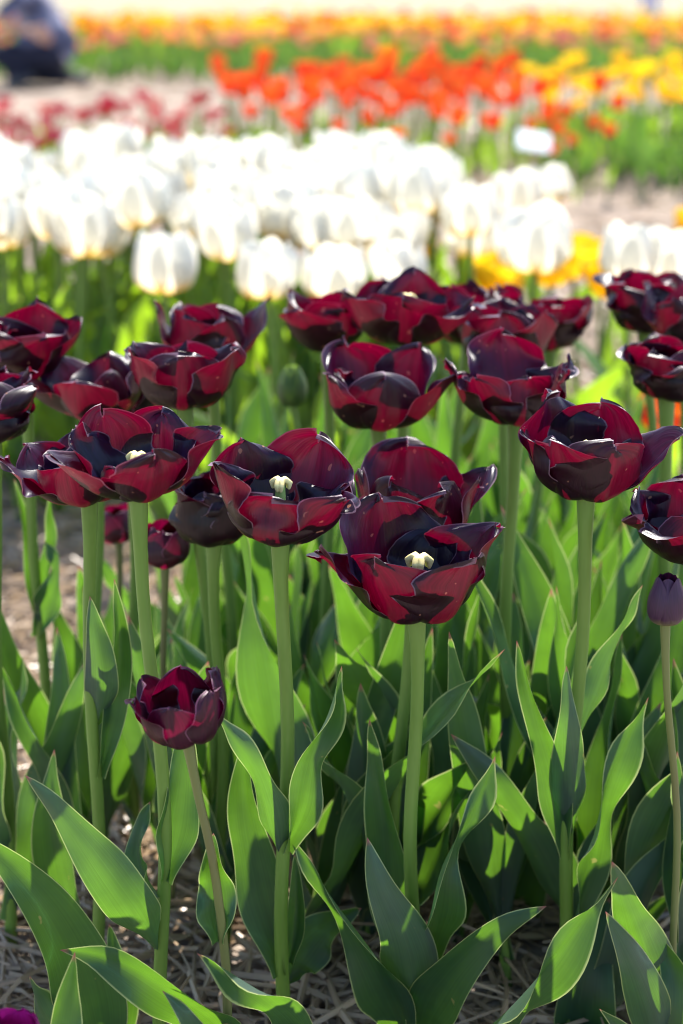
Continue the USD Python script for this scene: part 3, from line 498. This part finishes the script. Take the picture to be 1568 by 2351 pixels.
leafy('tulip plant in the bottom right corner with a leaf bending down to the right', (1530, 2480), 0.99, [
    ([(1525, 2440, 0), (1488, 2290, -.02), (1442, 2185, -.03), (1390, 2092, -.03)], 46, dict(roll=168, fold=.35, wave=.06)),
    ([(1530, 2440, 0), (1550, 2320, .0), (1545, 2230, .01), (1500, 2140, .02)], 40, dict(roll=0, fold=.3, wave=.06)),
    ([(1500, 2440, -.02), (1440, 2370, -.05), (1376, 2316, -.055)], 24, dict(roll=10, fold=.4, wave=.06))])
leafy('tulip plant at the left edge with a long sunlit leaf leaning left', (170, 2180), 1.2, [
    ([(165, 2080, 0), (140, 1860, -.01), (108, 1760, -.015), (58, 1650, -.01), (-5, 1514, 0)], 34, dict(roll=20, fold=.45, wave=.1)),
    ([(160, 2080, 0), (140, 1800, 0), (138, 1660, .01), (140, 1550, .02), (130, 1438, .03)], 40, dict(roll=165, fold=.4, wave=.08)),
    ([(160, 2120, 0), (60, 1950, .02), (20, 1880, .02), (-30, 1830, .02)], 40, dict(roll=10, fold=.35, wave=.08))])
leafy('tulip plant with an arching curled leaf right of the central stems', (1170, 2060), 1.28, [
    ([(1170, 1960, 0), (1165, 1760, .0), (1140, 1650, -.01), (1060, 1592, -.02), (975, 1625, -.03)], 40, dict(roll=10, twist=50, fold=.4, wave=.2)),
    ([(1175, 1960, 0), (1210, 1800, .01), (1225, 1680, .02), (1244, 1490, .03)], 36, dict(roll=20, fold=.5, wave=.1)),
    ([(1165, 1980, 0), (1190, 2060, -.03), (1212, 1980, -.05), (1175, 1905, -.05), (1100, 1862, -.05)], 40, dict(roll=10, fold=.4, wave=.1)),
    ([(1165, 1990, 0), (1080, 1850, -.02), (1110, 1760, -.03), (1220, 1710, -.04)], 34, dict(roll=10, fold=.4, wave=.1))])

# ------------------------------------------------------------------ leafy plants filling the bed of dark tulips, and the other beds: one of each kind, then copies
def auto_tulip(name, label, cat, group, seed, h, petal_mat, L, W, opening, n_leaves=3, leaf_len=(.18, .28), leaf_hw=(.016, .026), mat='leaf2', stem_r=.0042, nt=12, ns=9, res=(14, 7), jit=.6, curl=0., ruffle=.04, tip_q=.5, lean=0.02, lbend=(10, 55)):
    r = np.random.default_rng(seed); t = thing(name, label, cat, (0, 0, 0), group=group)
    if petal_mat is not None:
        top = np.array([r.normal(0, lean), r.normal(0, lean), h])
        v, f = tube(spline([[0, 0, 0], [top[0] * .2, top[1] * .2, h * .5], top], 8), np.linspace(stem_r * 1.1, stem_r * .9, 8), 8); part(t, 'stem', (v, f), M['stem'])
        for i, kw in enumerate(ring(opening, L, W, seed, curl=curl, ruffle=ruffle, jit=jit, notch=.03)):
            kw['tip_q'] = tip_q
            v, f, pr = petal(seed=seed * 5 + i, nt=nt, ns=ns, **kw); part(t, 'petal', (v + top, f), petal_mat, pr)
    else:
        v, f = tube(spline([[0, 0, 0], [0, 0, .03], [0, 0, .06]], 5), [.005, .005, .0046, .004, .002], 8); part(t, 'stem', (v, f), M['stem'])
    auto_leaves(t, r, n_leaves, leaf_len, leaf_hw, M[mat], res=res, bend=lbend)
    return t

class Kind:
    """a few variants of one plant; the first use of each moves the variant itself, later uses make copies of it"""
    def __init__(self, protos): self.p, self.fresh, self.n = protos, [True] * len(protos), 0
    def put(self, loc, rz, sc, label, cat, group=None, tilt=(0, 0), which=None):
        i = self.n % len(self.p) if which is None else which; self.n += 1
        if self.fresh[i]:
            self.fresh[i] = False; move(self.p[i], loc, rz, sc, tilt); p = self.p[i]
            p.ClearCustomDataByKey('group'); return tag(p, label, cat, group)
        return copy_of(self.p[i], loc, rz, sc, label, cat, group, tilt)

# flowerless plants among the dark tulips
GL = 'leafy flowerless tulip plant among the stems of the dark tulips'
leaf_kind = Kind([auto_tulip('flowerless_tulip', GL, 'tulip plant', None, 100 + k, 0, None, 0, 0, 0, n_leaves=4, leaf_len=(.19, .33), leaf_hw=(.018, .032), mat='leaf', res=(28, 9), lbend=(4, 38)) for k in range(9)])
stems = [(b[0], b[1]) for _, b, _ in PLANTS.values()]
placed, bed = list(stems), []
for i in range(2500):
    y = 1.14 + 0.72 * rng.random(); half = .20 * y + .06; x = rng.uniform(-half, half)
    u = x / y * FPX + 784
    dens = .074 if y > 1.32 else (.088 if u < 700 else .066)
    if u < 420 and y < 1.36: continue
    if u < 330 and y > 1.40: continue
    if u < 340 and rng.random() < .7: continue
    if min((x - a) ** 2 + (y - b) ** 2 for a, b in placed) < (dens * (.85 if u > 420 else 1.15)) ** 2: continue
    placed.append((x, y)); bed.append((x, y))

# each of them is told by the flower stem it stands nearest to
LANDMARKS = {'main': 'the sharp central tulip', 'left_mid': 'the tulip with green style', 'cup': 'the upright cupped tulip', 'front_left': 'the tulip with silvery petal', 'far_left_pair': 'the left leaning tulip', 'b9': 'the upper left edge tulip',
    'b11': 'the tulip with stretched petal', 'b16': 'the tulip with flared petal', 'b18': 'the open right hand tulip', 'b20': 'the nearly black tulip', 'small': 'the small plum tulip', 'p24': 'the small closed tulip', 'bud': 'the purple bud', 'green': 'the green bud', 'b13': 'the widest back row tulip', 'b17': 'the top right tulip'}
told = {}
for x, y in bed:
    u = x / y
    k = min(LANDMARKS, key=lambda q: abs(u - PLANTS[q][1][0] / PLANTS[q][1][1]) + .02 * abs(y - PLANTS[q][1][1])); du = u - PLANTS[k][1][0] / PLANTS[k][1][1]
    told.setdefault((k, 'left' if du < 0 else 'right'), []).append((y, x))
for (k, side), lst in told.items():
    for j, (y, x) in enumerate(sorted(lst)):
        where = 'in front of' if y < PLANTS[k][1][1] else 'behind'
        lab = f'{("nearest", "second nearest", "third nearest")[j]} leafy plant {where} and {side} of {LANDMARKS[k]}' if j < 3 else GL
        leaf_kind.put((x, y, 0), rng.uniform(0, 360), rng.uniform(.8, 1.1), lab, 'tulip plant', 'leafy plants among the dark tulips', tilt=(rng.normal(0, 4), rng.normal(0, 4)))

# white tulips
GW = 'white tulip in the crowded middle and back of the white bed'
white_kind = Kind([auto_tulip('white_tulip', GW, 'tulip', None, 210 + k, .36, M['white'], .092, .032, (-4, -1, -6, 5, -3)[k], nt=18, ns=13, n_leaves=3, leaf_len=(.22, .34), leaf_hw=(.020, .032), res=(18, 7), tip_q=.6, jit=.6, lean=.012) for k in range(5)])
front_white = [((395, 672), 2.00, 'nearest white tulip, egg shaped, standing forward on the left', 0, 1.0), ((152, 588), 2.15, 'tall white tulip with yellow base, second from the left edge', 1, 1.08), ((8, 552), 2.1, 'white tulip with yellow base cut by the left edge', 2, 1.0),
    ((285, 590), 2.25, 'white tulip half hidden, right of the second from the left edge', 3, .95), ((545, 598), 2.2, 'white tulip right of the egg shaped nearest one', 1, .98), ((662, 688), 2.0, 'low white tulip left of a close pair above the dark bowl tulip', 0, .95), ((745, 690), 2.04, 'low white tulip right of a close pair above the dark bowl tulip', 3, .95),
    ((893, 605), 2.3, 'big white tulip in the middle of the front of the white bed', 1, 1.2), ((990, 660), 2.1, 'slim white tulip right above the widest dark tulip', 2, .85), ((1083, 582), 2.4, 'tall slim white tulip with yellow base, right of centre', 4, 1.0), ((1222, 620), 2.15, 'broad open white tulip before the yellow tulips', 3, 1.15), ((1215, 500), 2.6, 'white tulip at the right end of the white bed', 0, 1.0), ((1275, 470), 2.7, 'rightmost white tulip at the back of the bed', 2, .85),
    ((1462, 640), 2.1, 'white tulip standing alone at the right, beside yellow', 0, .95), ((1530, 650), 2.15, 'white tulip cut by the right edge', 4, .95)]
for (u, v), d, lab, which, sc in front_white:
    d += .22; sc *= 1.1; j = P(u, v, d); 
    white_kind.put((j[0], j[1], j[2] - .36 * sc), rng.uniform(0, 360), sc, lab, 'tulip', which=which, tilt=(rng.normal(0, 2), rng.normal(0, 2)))
wp = [(P(u, v, d + .22)[0], P(u, v, d + .22)[1]) for (u, v), d, *_ in front_white]
for i in range(4000):
    d = rng.uniform(2.42, 3.05); x = rng.uniform(-.75, .75) ; u = x / d * FPX + 784
    if u < -90 or u > 1110: continue
    if u > 930 and d > 2.78: continue
    if u > 560 and d > 2.96: continue
    y = d / math.cos(TILT) - .10
    if min((x - a) ** 2 + (y - b) ** 2 for a, b in wp) < .064 ** 2: continue
    wp.append((x, y)); sc = rng.uniform(.95, 1.09) + .06 * (d - 2.4)
    white_kind.put((x, y, 0), rng.uniform(0, 360), sc, GW, 'tulip', 'white tulips crowded in the white bed', tilt=(rng.normal(0, 3), rng.normal(0, 3)))

# yellow tulips low beside the white ones
yellow_kind = Kind([auto_tulip('yellow_tulip', 'x', 'tulip', None, 300 + k, .33, M['yellow'], .070, .032, (2, 14, 24)[k], nt=12, ns=9, jit=.7) for k in range(3)])
for (u, v), d, lab, which, sc in [((1340, 640), 2.3, 'large open yellow tulip in a group of yellow ones behind the dark tulips', 2, 1.15), ((1390, 640), 2.4, 'yellow tulip right of the largest yellow one', 1, 1.0), ((1160, 650), 2.3, 'yellow tulip left below the broad open white one', 1, .95), ((1290, 660), 2.2, 'yellow tulip low between broad white tulip and the large yellow one', 0, .95),
        ((950, 600), 2.6, 'yellow tulip peeping out between white tulips in the middle', 0, .9), ((1548, 560), 2.5, 'yellow tulip at the right edge among white ones', 1, 1.0), ((1190, 690), 2.15, 'yellow tulip low behind the dark tulips, leftmost of the group', 1, .9), ((1360, 690), 2.2, 'lowest yellow tulip of the group behind the dark tulips', 1, 1.0)]:
    d += .45; sc *= 1.15; j = P(u, v, d); yellow_kind.put((j[0], j[1], j[2] - .33 * sc), rng.uniform(0, 360), sc, lab, 'tulip', which=which)

# orange bed with yellow ones at its right, maroon ones at its left
orange_kind = Kind([auto_tulip('orange_tulip', 'x', 'tulip', None, 400 + k, .33, M['orange'], .072, .033, (-3, 4, 12, 0)[k], n_leaves=1, leaf_len=(.10, .18), nt=10, ns=7, res=(10, 5)) for k in range(4)])
GO, GY2 = 'orange red tulip in the dense orange bed beyond the white tulips', 'yellow tulip in the bed to the right of the orange tulips'
GM, GP = 'drooping maroon tulip in the sparse row left of the orange bed', None
maroon_kind = Kind([auto_tulip('maroon_tulip', GM, 'tulip', None, 450 + k, .20, M['maroon'], .052, .024, (4, 22, 30)[k], n_leaves=2, leaf_len=(.08, .15), leaf_hw=(.010, .016), nt=10, ns=7, res=(10, 5)) for k in range(3)])
op = []
green_kind = Kind([auto_tulip('flowerless_tulip', 'x', 'tulip plant', None, 560 + k, 0, None, 0, 0, 0, n_leaves=5, leaf_len=(.14, .24), leaf_hw=(.014, .024), mat='leaf', res=(10, 5), lbend=(4, 40)) for k in range(3)])
for i in range(6000):
    d = rng.uniform(5.6, 7.2); u = rng.uniform(440, 1680); x = (u - 784) / FPX * d; y = (d - .216) / math.cos(TILT) + .15
    lo = 520 + 60 * (d < 6)
    if u < lo: continue
    edge = 1430 + rng.normal(0, 60) - (d - 5.6) * 165
    isy = u > edge
    if min([(x - a) ** 2 + (y - b) ** 2 for a, b in op] or [9]) < (.106 if not isy else .105) ** 2: continue
    op.append((x, y)); sc = np.clip(.82 + .13 * (d - 5.6) + rng.normal(0, .09), .55, 1.15)
    if isy and d < 6.25: green_kind.put((x, y, 0), rng.uniform(0, 360), rng.uniform(.8, 1.1), 'green flowerless tulip plant before the yellow tulips at the right', 'tulip plant', 'green plants before the yellow tulips')
    elif isy: yellow_kind.put((x, y, 0), rng.uniform(0, 360), sc * .95, GY2, 'tulip', 'yellow tulips right of the orange bed')
    else: orange_kind.put((x, y, 0), rng.uniform(0, 360), sc, GO, 'tulip', 'orange tulips in the orange bed')
for (u, v), d in [((1025, 330), 5.6), ((860, 280), 5.7), ((685, 300), 5.6), ((1138, 290), 5.6), ((1265, 280), 5.7), ((1325, 330), 5.6), ((1275, 350), 5.5), ((918, 320), 5.6)]:
    j = P(u, v, d); sc = np.clip((j[2]) / .33, .35, 1.1); orange_kind.put((j[0], j[1], 0), rng.uniform(0, 360), sc, 'short orange tulip in front of the orange bed, its stem in plain view', 'tulip', 'short orange tulips before the orange bed')
M['dusky'] = petal_material('dusky_pink_petal', (0.46, 0.17, 0.17), (0.46, 0.18, 0.17), (0.60, 0.18, 0.17), rough=0.45, mixv=0.45, vein=0.25, vary=0.015)
GD = 'dusky pink tulip among the maroon ones left of the orange bed'
dusky_kind = Kind([auto_tulip('dusky_pink_tulip', GD, 'tulip', None, 470 + k, .20, M['dusky'], .054, .025, (4, 20)[k], n_leaves=2, leaf_len=(.08, .15), leaf_hw=(.010, .016), nt=10, ns=7, res=(10, 5)) for k in range(2)])
mp = []
for i in range(800):
    d = rng.uniform(5.9, 7.4); u = rng.uniform(-90, 520); x = (u - 784) / FPX * d; y = d / math.cos(TILT) - .5
    if min([(x - a) ** 2 + (y - b) ** 2 for a, b in mp] or [9]) < .135 ** 2: continue
    mp.append((x, y))
    if rng.random() < .38: dusky_kind.put((x, y, 0), rng.uniform(0, 360), rng.uniform(.8, 1.15), GD, 'tulip', 'dusky pink tulips among the maroon ones')
    else: maroon_kind.put((x, y, 0), rng.uniform(0, 360), rng.uniform(.8, 1.2), GM, 'tulip', 'maroon tulips left of the orange bed', tilt=(rng.normal(0, 6), rng.normal(0, 6)))

# the far bed of mixed colours
GF = {'apricot': 'pale apricot tulip in the far mixed bed', 'pink': 'salmon pink tulip in the far mixed bed', 'yellow': 'golden yellow tulip in the far mixed bed', 'orange': 'orange tulip in the far mixed bed'}
far = {'apricot': Kind([auto_tulip('apricot_tulip', 'x', 'tulip', None, 500 + k, .29, M['apricot'], .070, .031, 4 + 8 * k, leaf_len=(.14, .24), nt=8, ns=7, res=(8, 5), n_leaves=4, mat='leaf') for k in range(2)]),
       'pink': Kind([auto_tulip('pink_tulip', 'x', 'tulip', None, 520 + k, .25, M['pink'], .068, .031, 4 + 8 * k, leaf_len=(.14, .24), nt=8, ns=7, res=(8, 5), n_leaves=4, mat='leaf') for k in range(2)]), 'yellow': yellow_kind, 'orange': orange_kind}
fp = np.zeros((0, 2)); spots = []
for i in range(9000):
    y = 11.95 + 4.6 * rng.random(); half = .205 * y + .15; x = rng.uniform(-half, half)
    if len(fp) and ((fp - [x, y]) ** 2).sum(1).min() < .132 ** 2: continue
    if abs(x + 1.98) < .40 and y < 12.1: continue
    fp = np.vstack([fp, [x, y]]); f = (y - 11.95) / 4.6
    if f < .16: k = rng.choice(['none', 'pink', 'apricot', 'orange'], p=[.55, .27, .1, .08])
    else: k = rng.choice(['yellow', 'apricot', 'pink', 'orange', 'none'], p=[.34, .28, .20, .08, .10])
    if k == 'pink' or f >= .16 or k != 'none': pass
    spots.append((y, x, k))
spots.sort()
GN = 'green flowerless tulip plant in the far mixed bed'
count, stuff = {}, {}
far['none'] = Kind([auto_tulip('flowerless_tulip', GN, 'tulip plant', None, 540 + k, 0, None, 0, 0, 0, n_leaves=6, leaf_len=(.14, .26), leaf_hw=(.014, .022), mat='leaf', res=(8, 5)) for k in range(2)])
GF['none'] = GN
used_total = 0
for y, x, k in spots:
    rz, sc = rng.uniform(0, 360), rng.uniform(.88, 1.12)
    if count.get(k, 0) < 120:
        count[k] = count.get(k, 0) + 1
        far[k].put((x, y, 0), rz, sc, GF[k], 'tulip' if k != 'none' else 'tulip plant', f'{"flowerless plants" if k == "none" else k + " tulips"} in the far mixed bed')
    else: stuff.setdefault(k, []).append((x, y, rz, sc))
pi = UsdGeom.PointInstancer.Define(stage, '/World/far_tulips'); protos, pos, ori, scl, idx = [], [], [], [], []
for k, lst in stuff.items():
    for (x, y, rz, sc) in lst:
        pos.append((x, y, 0)); a = math.radians(rz) / 2; ori.append(Gf.Quath(math.cos(a), 0, 0, math.sin(a))); scl.append((sc, sc, sc)); idx.append(list(stuff).index(k))
    pp = UsdGeom.Xform.Define(stage, f'/World/far_tulips/kinds/{k}_plant'); src = far[k].p[0]
    pp.GetPrim().GetReferences().AddInternalReference(src.GetPath())
    pp.GetPrim().GetAttribute('xformOp:translate').Set(Gf.Vec3d(0, 0, 0)); pp.GetPrim().GetAttribute('xformOp:rotateXYZ').Set(Gf.Vec3f(0, 0, 0)); pp.GetPrim().GetAttribute('xformOp:scale').Set(Gf.Vec3f(1, 1, 1))
    for key in ('label', 'category', 'group'): pp.GetPrim().SetCustomDataByKey(key, '')
    protos.append(pp.GetPath())
pi.CreatePrototypesRel().SetTargets(protos); pi.CreatePositionsAttr(Vt.Vec3fArray([Gf.Vec3f(*map(float, p)) for p in pos])); pi.CreateOrientationsAttr(Vt.QuathArray(ori)); pi.CreateScalesAttr(Vt.Vec3fArray([Gf.Vec3f(*map(float, s)) for s in scl])); pi.CreateProtoIndicesAttr(Vt.IntArray(idx))
tag(pi, 'mass of mixed yellow, apricot and pink tulips at the back of the far bed', 'tulips', kind='stuff')

field_mat = usdkit.material(stage, '/World/Looks/pale_field', {'g': ('geometry', {}), 'm': ('mapping', {'scale': (1.6, .25, 1)}), 'n': ('noise_texture', {'scale': 1.0, 'detail': 5.0, 'roughness': .65}), 'r': ('rgb_ramp', {'ramp': [(.3, (.17, .17, .10)), (.5, (.29, .26, .19)), (.72, (.38, .35, .28))]}), 'p': ('principled_bsdf', {'roughness': 1.0, 'specular_ior_level': 0.0})},
    [('g.position', 'm.vector'), ('m.vector', 'n.vector'), ('n.fac', 'r.fac'), ('r.color', 'p.base_color')], surface='p.BSDF')
fx, fy = np.meshgrid(np.linspace(-120, 120, 9), np.linspace(24.5, 400, 13))
tag(part('/World', 'field', (np.stack([fx, fy, fx * 0 + .012], -1).reshape(-1, 3), grid_faces(13, 9)), field_mat), 'pale dry field beyond the far flower beds', kind='structure')
# strip of grass beyond the far bed
r = np.random.default_rng(77); V, F = [], []
for i in range(7000):
    y = r.uniform(19.5, 24.0); x = r.uniform(-.22, .22) * y; h = r.uniform(.10, .26); a = r.uniform(0, 6.28); w = r.uniform(.012, .03); d = np.array([math.cos(a), math.sin(a), 0]) * w; l = np.array([r.normal(0, .08), r.normal(0, .08), 0]); p = np.array([x, y, 0]); n = len(V)
    V += [p - d, p + d, p + l * .5 + d * .8 + [0, 0, h * .6], p + l * .5 - d * .8 + [0, 0, h * .6], p + l + [0, 0, h]]; F += [[n, n + 1, n + 2], [n, n + 2, n + 3], [n + 3, n + 2, n + 4]]
grass_mat = usdkit.material(stage, '/World/Looks/far_grass', {'g': ('geometry', {}), 'r': ('rgb_ramp', {'ramp': [(0, (.05, .10, .03)), (1, (.11, .16, .05))]}), 'p': ('principled_bsdf', {'roughness': .5}), 't': ('translucent_bsdf', {'color': (.2, .36, .05)}), 'mix': ('mix_closure', {'fac': .4})}, [('g.random_per_island', 'r.fac'), ('r.color', 'p.base_color'), ('p.BSDF', 'mix.closure1'), ('t.BSDF', 'mix.closure2')], surface='mix.closure')
tag(part('/World', 'grass_strip', (np.array(V), np.array(F)), grass_mat, smooth=False), 'thin strip of green growth beyond the far mixed bed', 'grass', kind='stuff')

# ------------------------------------------------------------------ small white plant label standing in the orange bed
c = P(1225, 325, 5.35); t = thing('plant_label', 'small white plant label on a stake before the orange bed', 'plant label', (c[0], c[1], 0))
def rbox(sx, sy, sz, r=.003):
    b = m3.Manifold.batch_hull([m3.Manifold.sphere(r, 8).translate([x, y, z]) for x in (-sx / 2 + r, sx / 2 - r) for y in (-sy / 2 + r, sy / 2 - r) for z in (-sz / 2 + r, sz / 2 - r)]); me = b.to_mesh()
    return me.vert_properties[:, :3], me.tri_verts
v, f = rbox(.105, .008, .075); ca = math.radians(-50); Rx = np.array([[1, 0, 0], [0, math.cos(ca), -math.sin(ca)], [0, math.sin(ca), math.cos(ca)]]); ct = math.radians(8); Ry = np.array([[math.cos(ct), 0, math.sin(ct)], [0, 1, 0], [-math.sin(ct), 0, math.cos(ct)]])
M['card'] = plain('white_card', (.74, .76, .82), (.80, .82, .87), 20., .4); M['wood'] = plain('stake_wood', (.25, .18, .1), (.36, .27, .16), 30., .7)
part(t, 'card', (v @ Rx.T @ Ry.T + [0, 0, c[2]], f), M['card'], smooth=30)
v, f = rbox(.014, .008, c[2] + .0, .002); part(t, 'stake', (v + [0, .014, c[2] / 2], f), M['wood'], smooth=30)

# ------------------------------------------------------------------ people
M['navy'] = plain('navy_cloth', (.008, .009, .020), (.014, .015, .032), 30., .85, .2)
M['skin'] = plain('skin', (.36, .19, .125), (.42, .24, .16), 40., .5, .4, sub=.1)
M['hair'] = plain('dark_hair', (.018, .010, .008), (.04, .022, .016), 60., .4, .5, mapscale=(1, 1, .1))
M['lilac'] = plain('lilac_cloth', (.30, .27, .46), (.36, .33, .55), 20., .85, .2)
M['shoe'] = plain('shoe', (.03, .03, .035), (.06, .06, .07), 20., .6)
M['eye'] = plain('eye', (.02, .015, .012), (.03, .02, .02), 20., .2)
M['print'] = usdkit.material(stage, '/World/Looks/printed_shirt', {'g': ('texture_coordinate', {}), 'n': ('noise_texture', {'scale': 5.0, 'detail': 2.0}),
    'r': ('rgb_ramp', {'ramp': [(.36, (.02, .02, .05)), (.5, (.10, .105, .18)), (.58, (.34, .33, .42)), (.68, (.13, .07, .06))]}), 'p': ('principled_bsdf', {'roughness': .8})}, [('g.object', 'n.vector'), ('n.fac', 'r.fac'), ('r.color', 'p.base_color')], surface='p.BSDF')

def flesh(bones, edge=.018, it=10):
    """bones: ((p, r), (q, s)) hulls joined and smoothed into one surface"""
    body = m3.Manifold.batch_boolean([m3.Manifold.batch_hull([m3.Manifold.sphere(r, 14).translate(list(map(float, p))) for p, r in b]) for b in bones], m3.OpType.Add)
    me = body.refine_to_length(edge).to_mesh(); t = trimesh.Trimesh(me.vert_properties[:, :3], me.tri_verts); trimesh.smoothing.filter_taubin(t, iterations=it)
    return np.array(t.vertices), np.array(t.faces)

def person(label, loc, rz, pose, shirt, legs, foot='shoe'):
    t = thing('person', label, 'person', loc, rz); J = {k: np.array(v, float) for k, v in pose.items()}
    head, neck, chest, hip = J['head'], J['neck'], J['chest'], J['hip']; fw = unit(J['look']); sd = unit(np.cross(fw, [0, 0, 1])); upv = np.cross(sd, fw)
    bones = [((head, .085), (head + upv * .045, .088)), ((head - upv * .05 + fw * .03, .062), (head, .085)), ((head - upv * .095 + fw * .045, .036), (head - upv * .03 + fw * .02, .07)), ((neck, .052), (head - upv * .06, .05)),
             ((head + fw * .088 - upv * .012, .012), (head + fw * .108 - upv * .032, .013)), ((chest, .10), (neck, .05)), ((hip, .12), (chest, .11))]
    for s in (-1, 1):
        n = 'l' if s < 0 else 'r'
        bones += [((head + sd * s * .088 - upv * .02, .018), (head + sd * s * .090 + upv * .012, .02)), ((J['sh_' + n], .05), (chest, .09)), ((J['sh_' + n], .048), (J['el_' + n], .036)), ((J['el_' + n], .037), (J['wr_' + n], .025)), ((J['th_' + n], .085), (hip, .11)), ((J['th_' + n], .085), (J['kn_' + n], .058)), ((J['kn_' + n], .056), (J['an_' + n], .038))]
        w, dirw = J['wr_' + n], unit(J['wr_' + n] - J['el_' + n]); across = unit(np.cross(dirw, sd + .01)); palm = w + dirw * .07
        bones += [((w, .024), (palm + across * .028, .013), (palm - across * .028, .013))]
        for q, ln in zip((-.030, -.010, .010, .030), (.060, .074, .070, .055)):
            a = palm + across * q; b = a + dirw * ln * .55 - sd * s * .006; bones += [((a, .0095), (b, .0088)), ((b, .0088), (b + dirw * ln * .45 - sd * s * .022, .0075))]
        bones += [((w + dirw * .02 + across * .022, .012), (w + dirw * .05 + across * .055, .010)), ((w + dirw * .05 + across * .055, .010), (w + dirw * .075 + across * .058, .008))]
    body = part(t, 'body', flesh(bones, .02, 6), M['skin'])
    for s in (-1, 1):
        v, f = flesh([((head + fw * .080 + sd * s * .032 + upv * .008, .012), (head + fw * .082 + sd * s * .032 + upv * .008, .011))], .006, 2); part(t, 'eye', (v, f), M['eye'])
    v, f = flesh([((head + fw * .082 - upv * .062 + sd * .018, .007), (head + fw * .082 - upv * .062 - sd * .018, .007))], .006, 2); part(t, 'mouth', (v, f), M['skin'])
    part(t, 'hair', flesh([((head + upv * .06 - fw * .015, .092), (head - fw * .04 + upv * .02, .090)), ((head - fw * .05 + upv * .02, .088), (head - fw * .065 - upv * .10, .055))], .02, 6), M['hair'])
    sh = [((hip + [0, 0, .02], .155), (chest, .135)), ((chest, .13), (neck - upv * .02, .062))]
    for n in 'lr': sh += [((J['sh_' + n], .064), (chest, .11)), ((J['sh_' + n], .062), (J['sh_' + n] * .25 + J['el_' + n] * .75, .056))]
    if 'hem' in pose: sh += [((hip, .15), (J['hem'], .13))]
    part(t, 'shirt', flesh(sh, .025, 5), M[shirt])
    tr = []
    for n in 'lr': tr += [((hip - [0, 0, .02], .135), (J['th_' + n], .10)), ((J['th_' + n], .10), (J['kn_' + n], .074)), ((J['kn_' + n], .073), (J['an_' + n] + (J['kn_' + n] - J['an_' + n]) * .12, .055))]
    part(t, 'trousers', flesh(tr, .025, 5), M[legs])
    for n in 'lr':
        a = J['an_' + n]; d = J['toe_' + n]; part(t, 'shoe', flesh([((a - [0, 0, .0], .042), (a + unit(d - a) * .03, .045)), ((a, .044), (d, .036))], .02, 4), M[foot])
# kneeling towards the left
g = on_ground(95, 203)
person('person in printed grey blue shirt and dark trousers kneeling by the far bed', (g[0], g[1], 0), 0, dict(
    head=(-.14, -.03, .80), neck=(-.07, 0, .66), chest=(-.02, 0, .52), hip=(.10, 0, .27), look=(-1, -.35, -.35),
    sh_l=(-.05, -.16, .59), sh_r=(-.03, .16, .59), el_l=(-.22, -.24, .45), el_r=(-.15, .18, .38), wr_l=(.0, -.27, .37), wr_r=(-.30, .08, .33),
    th_l=(.06, -.09, .22), th_r=(.06, .09, .22), kn_l=(-.24, -.12, .22), kn_r=(-.20, .14, .10), an_l=(-.06, -.12, .08), an_r=(.20, .12, .07), toe_l=(-.18, -.13, .04), toe_r=(.28, .12, .045), hem=(-.04, -.05, .25)), 'print', 'navy')
g = on_ground(1490, 42)
person('distant person in lilac clothes standing far off at the top right', (g[0], g[1], 0), 20, dict(
    head=(0, .02, 1.52), neck=(0, 0, 1.36), chest=(0, 0, 1.20), hip=(0, 0, .90), look=(.3, 1, -.1), sh_l=(-.17, 0, 1.30), sh_r=(.17, 0, 1.30), el_l=(-.22, -.02, 1.02), el_r=(.22, -.02, 1.02), wr_l=(-.22, .06, .80), wr_r=(.22, .06, .80),
    th_l=(-.09, 0, .84), th_r=(.09, 0, .84), kn_l=(-.10, .02, .46), kn_r=(.10, .02, .46), an_l=(-.10, -.02, .07), an_r=(.10, -.02, .07), toe_l=(-.11, .12, .04), toe_r=(.11, .12, .04)), 'lilac', 'lilac')
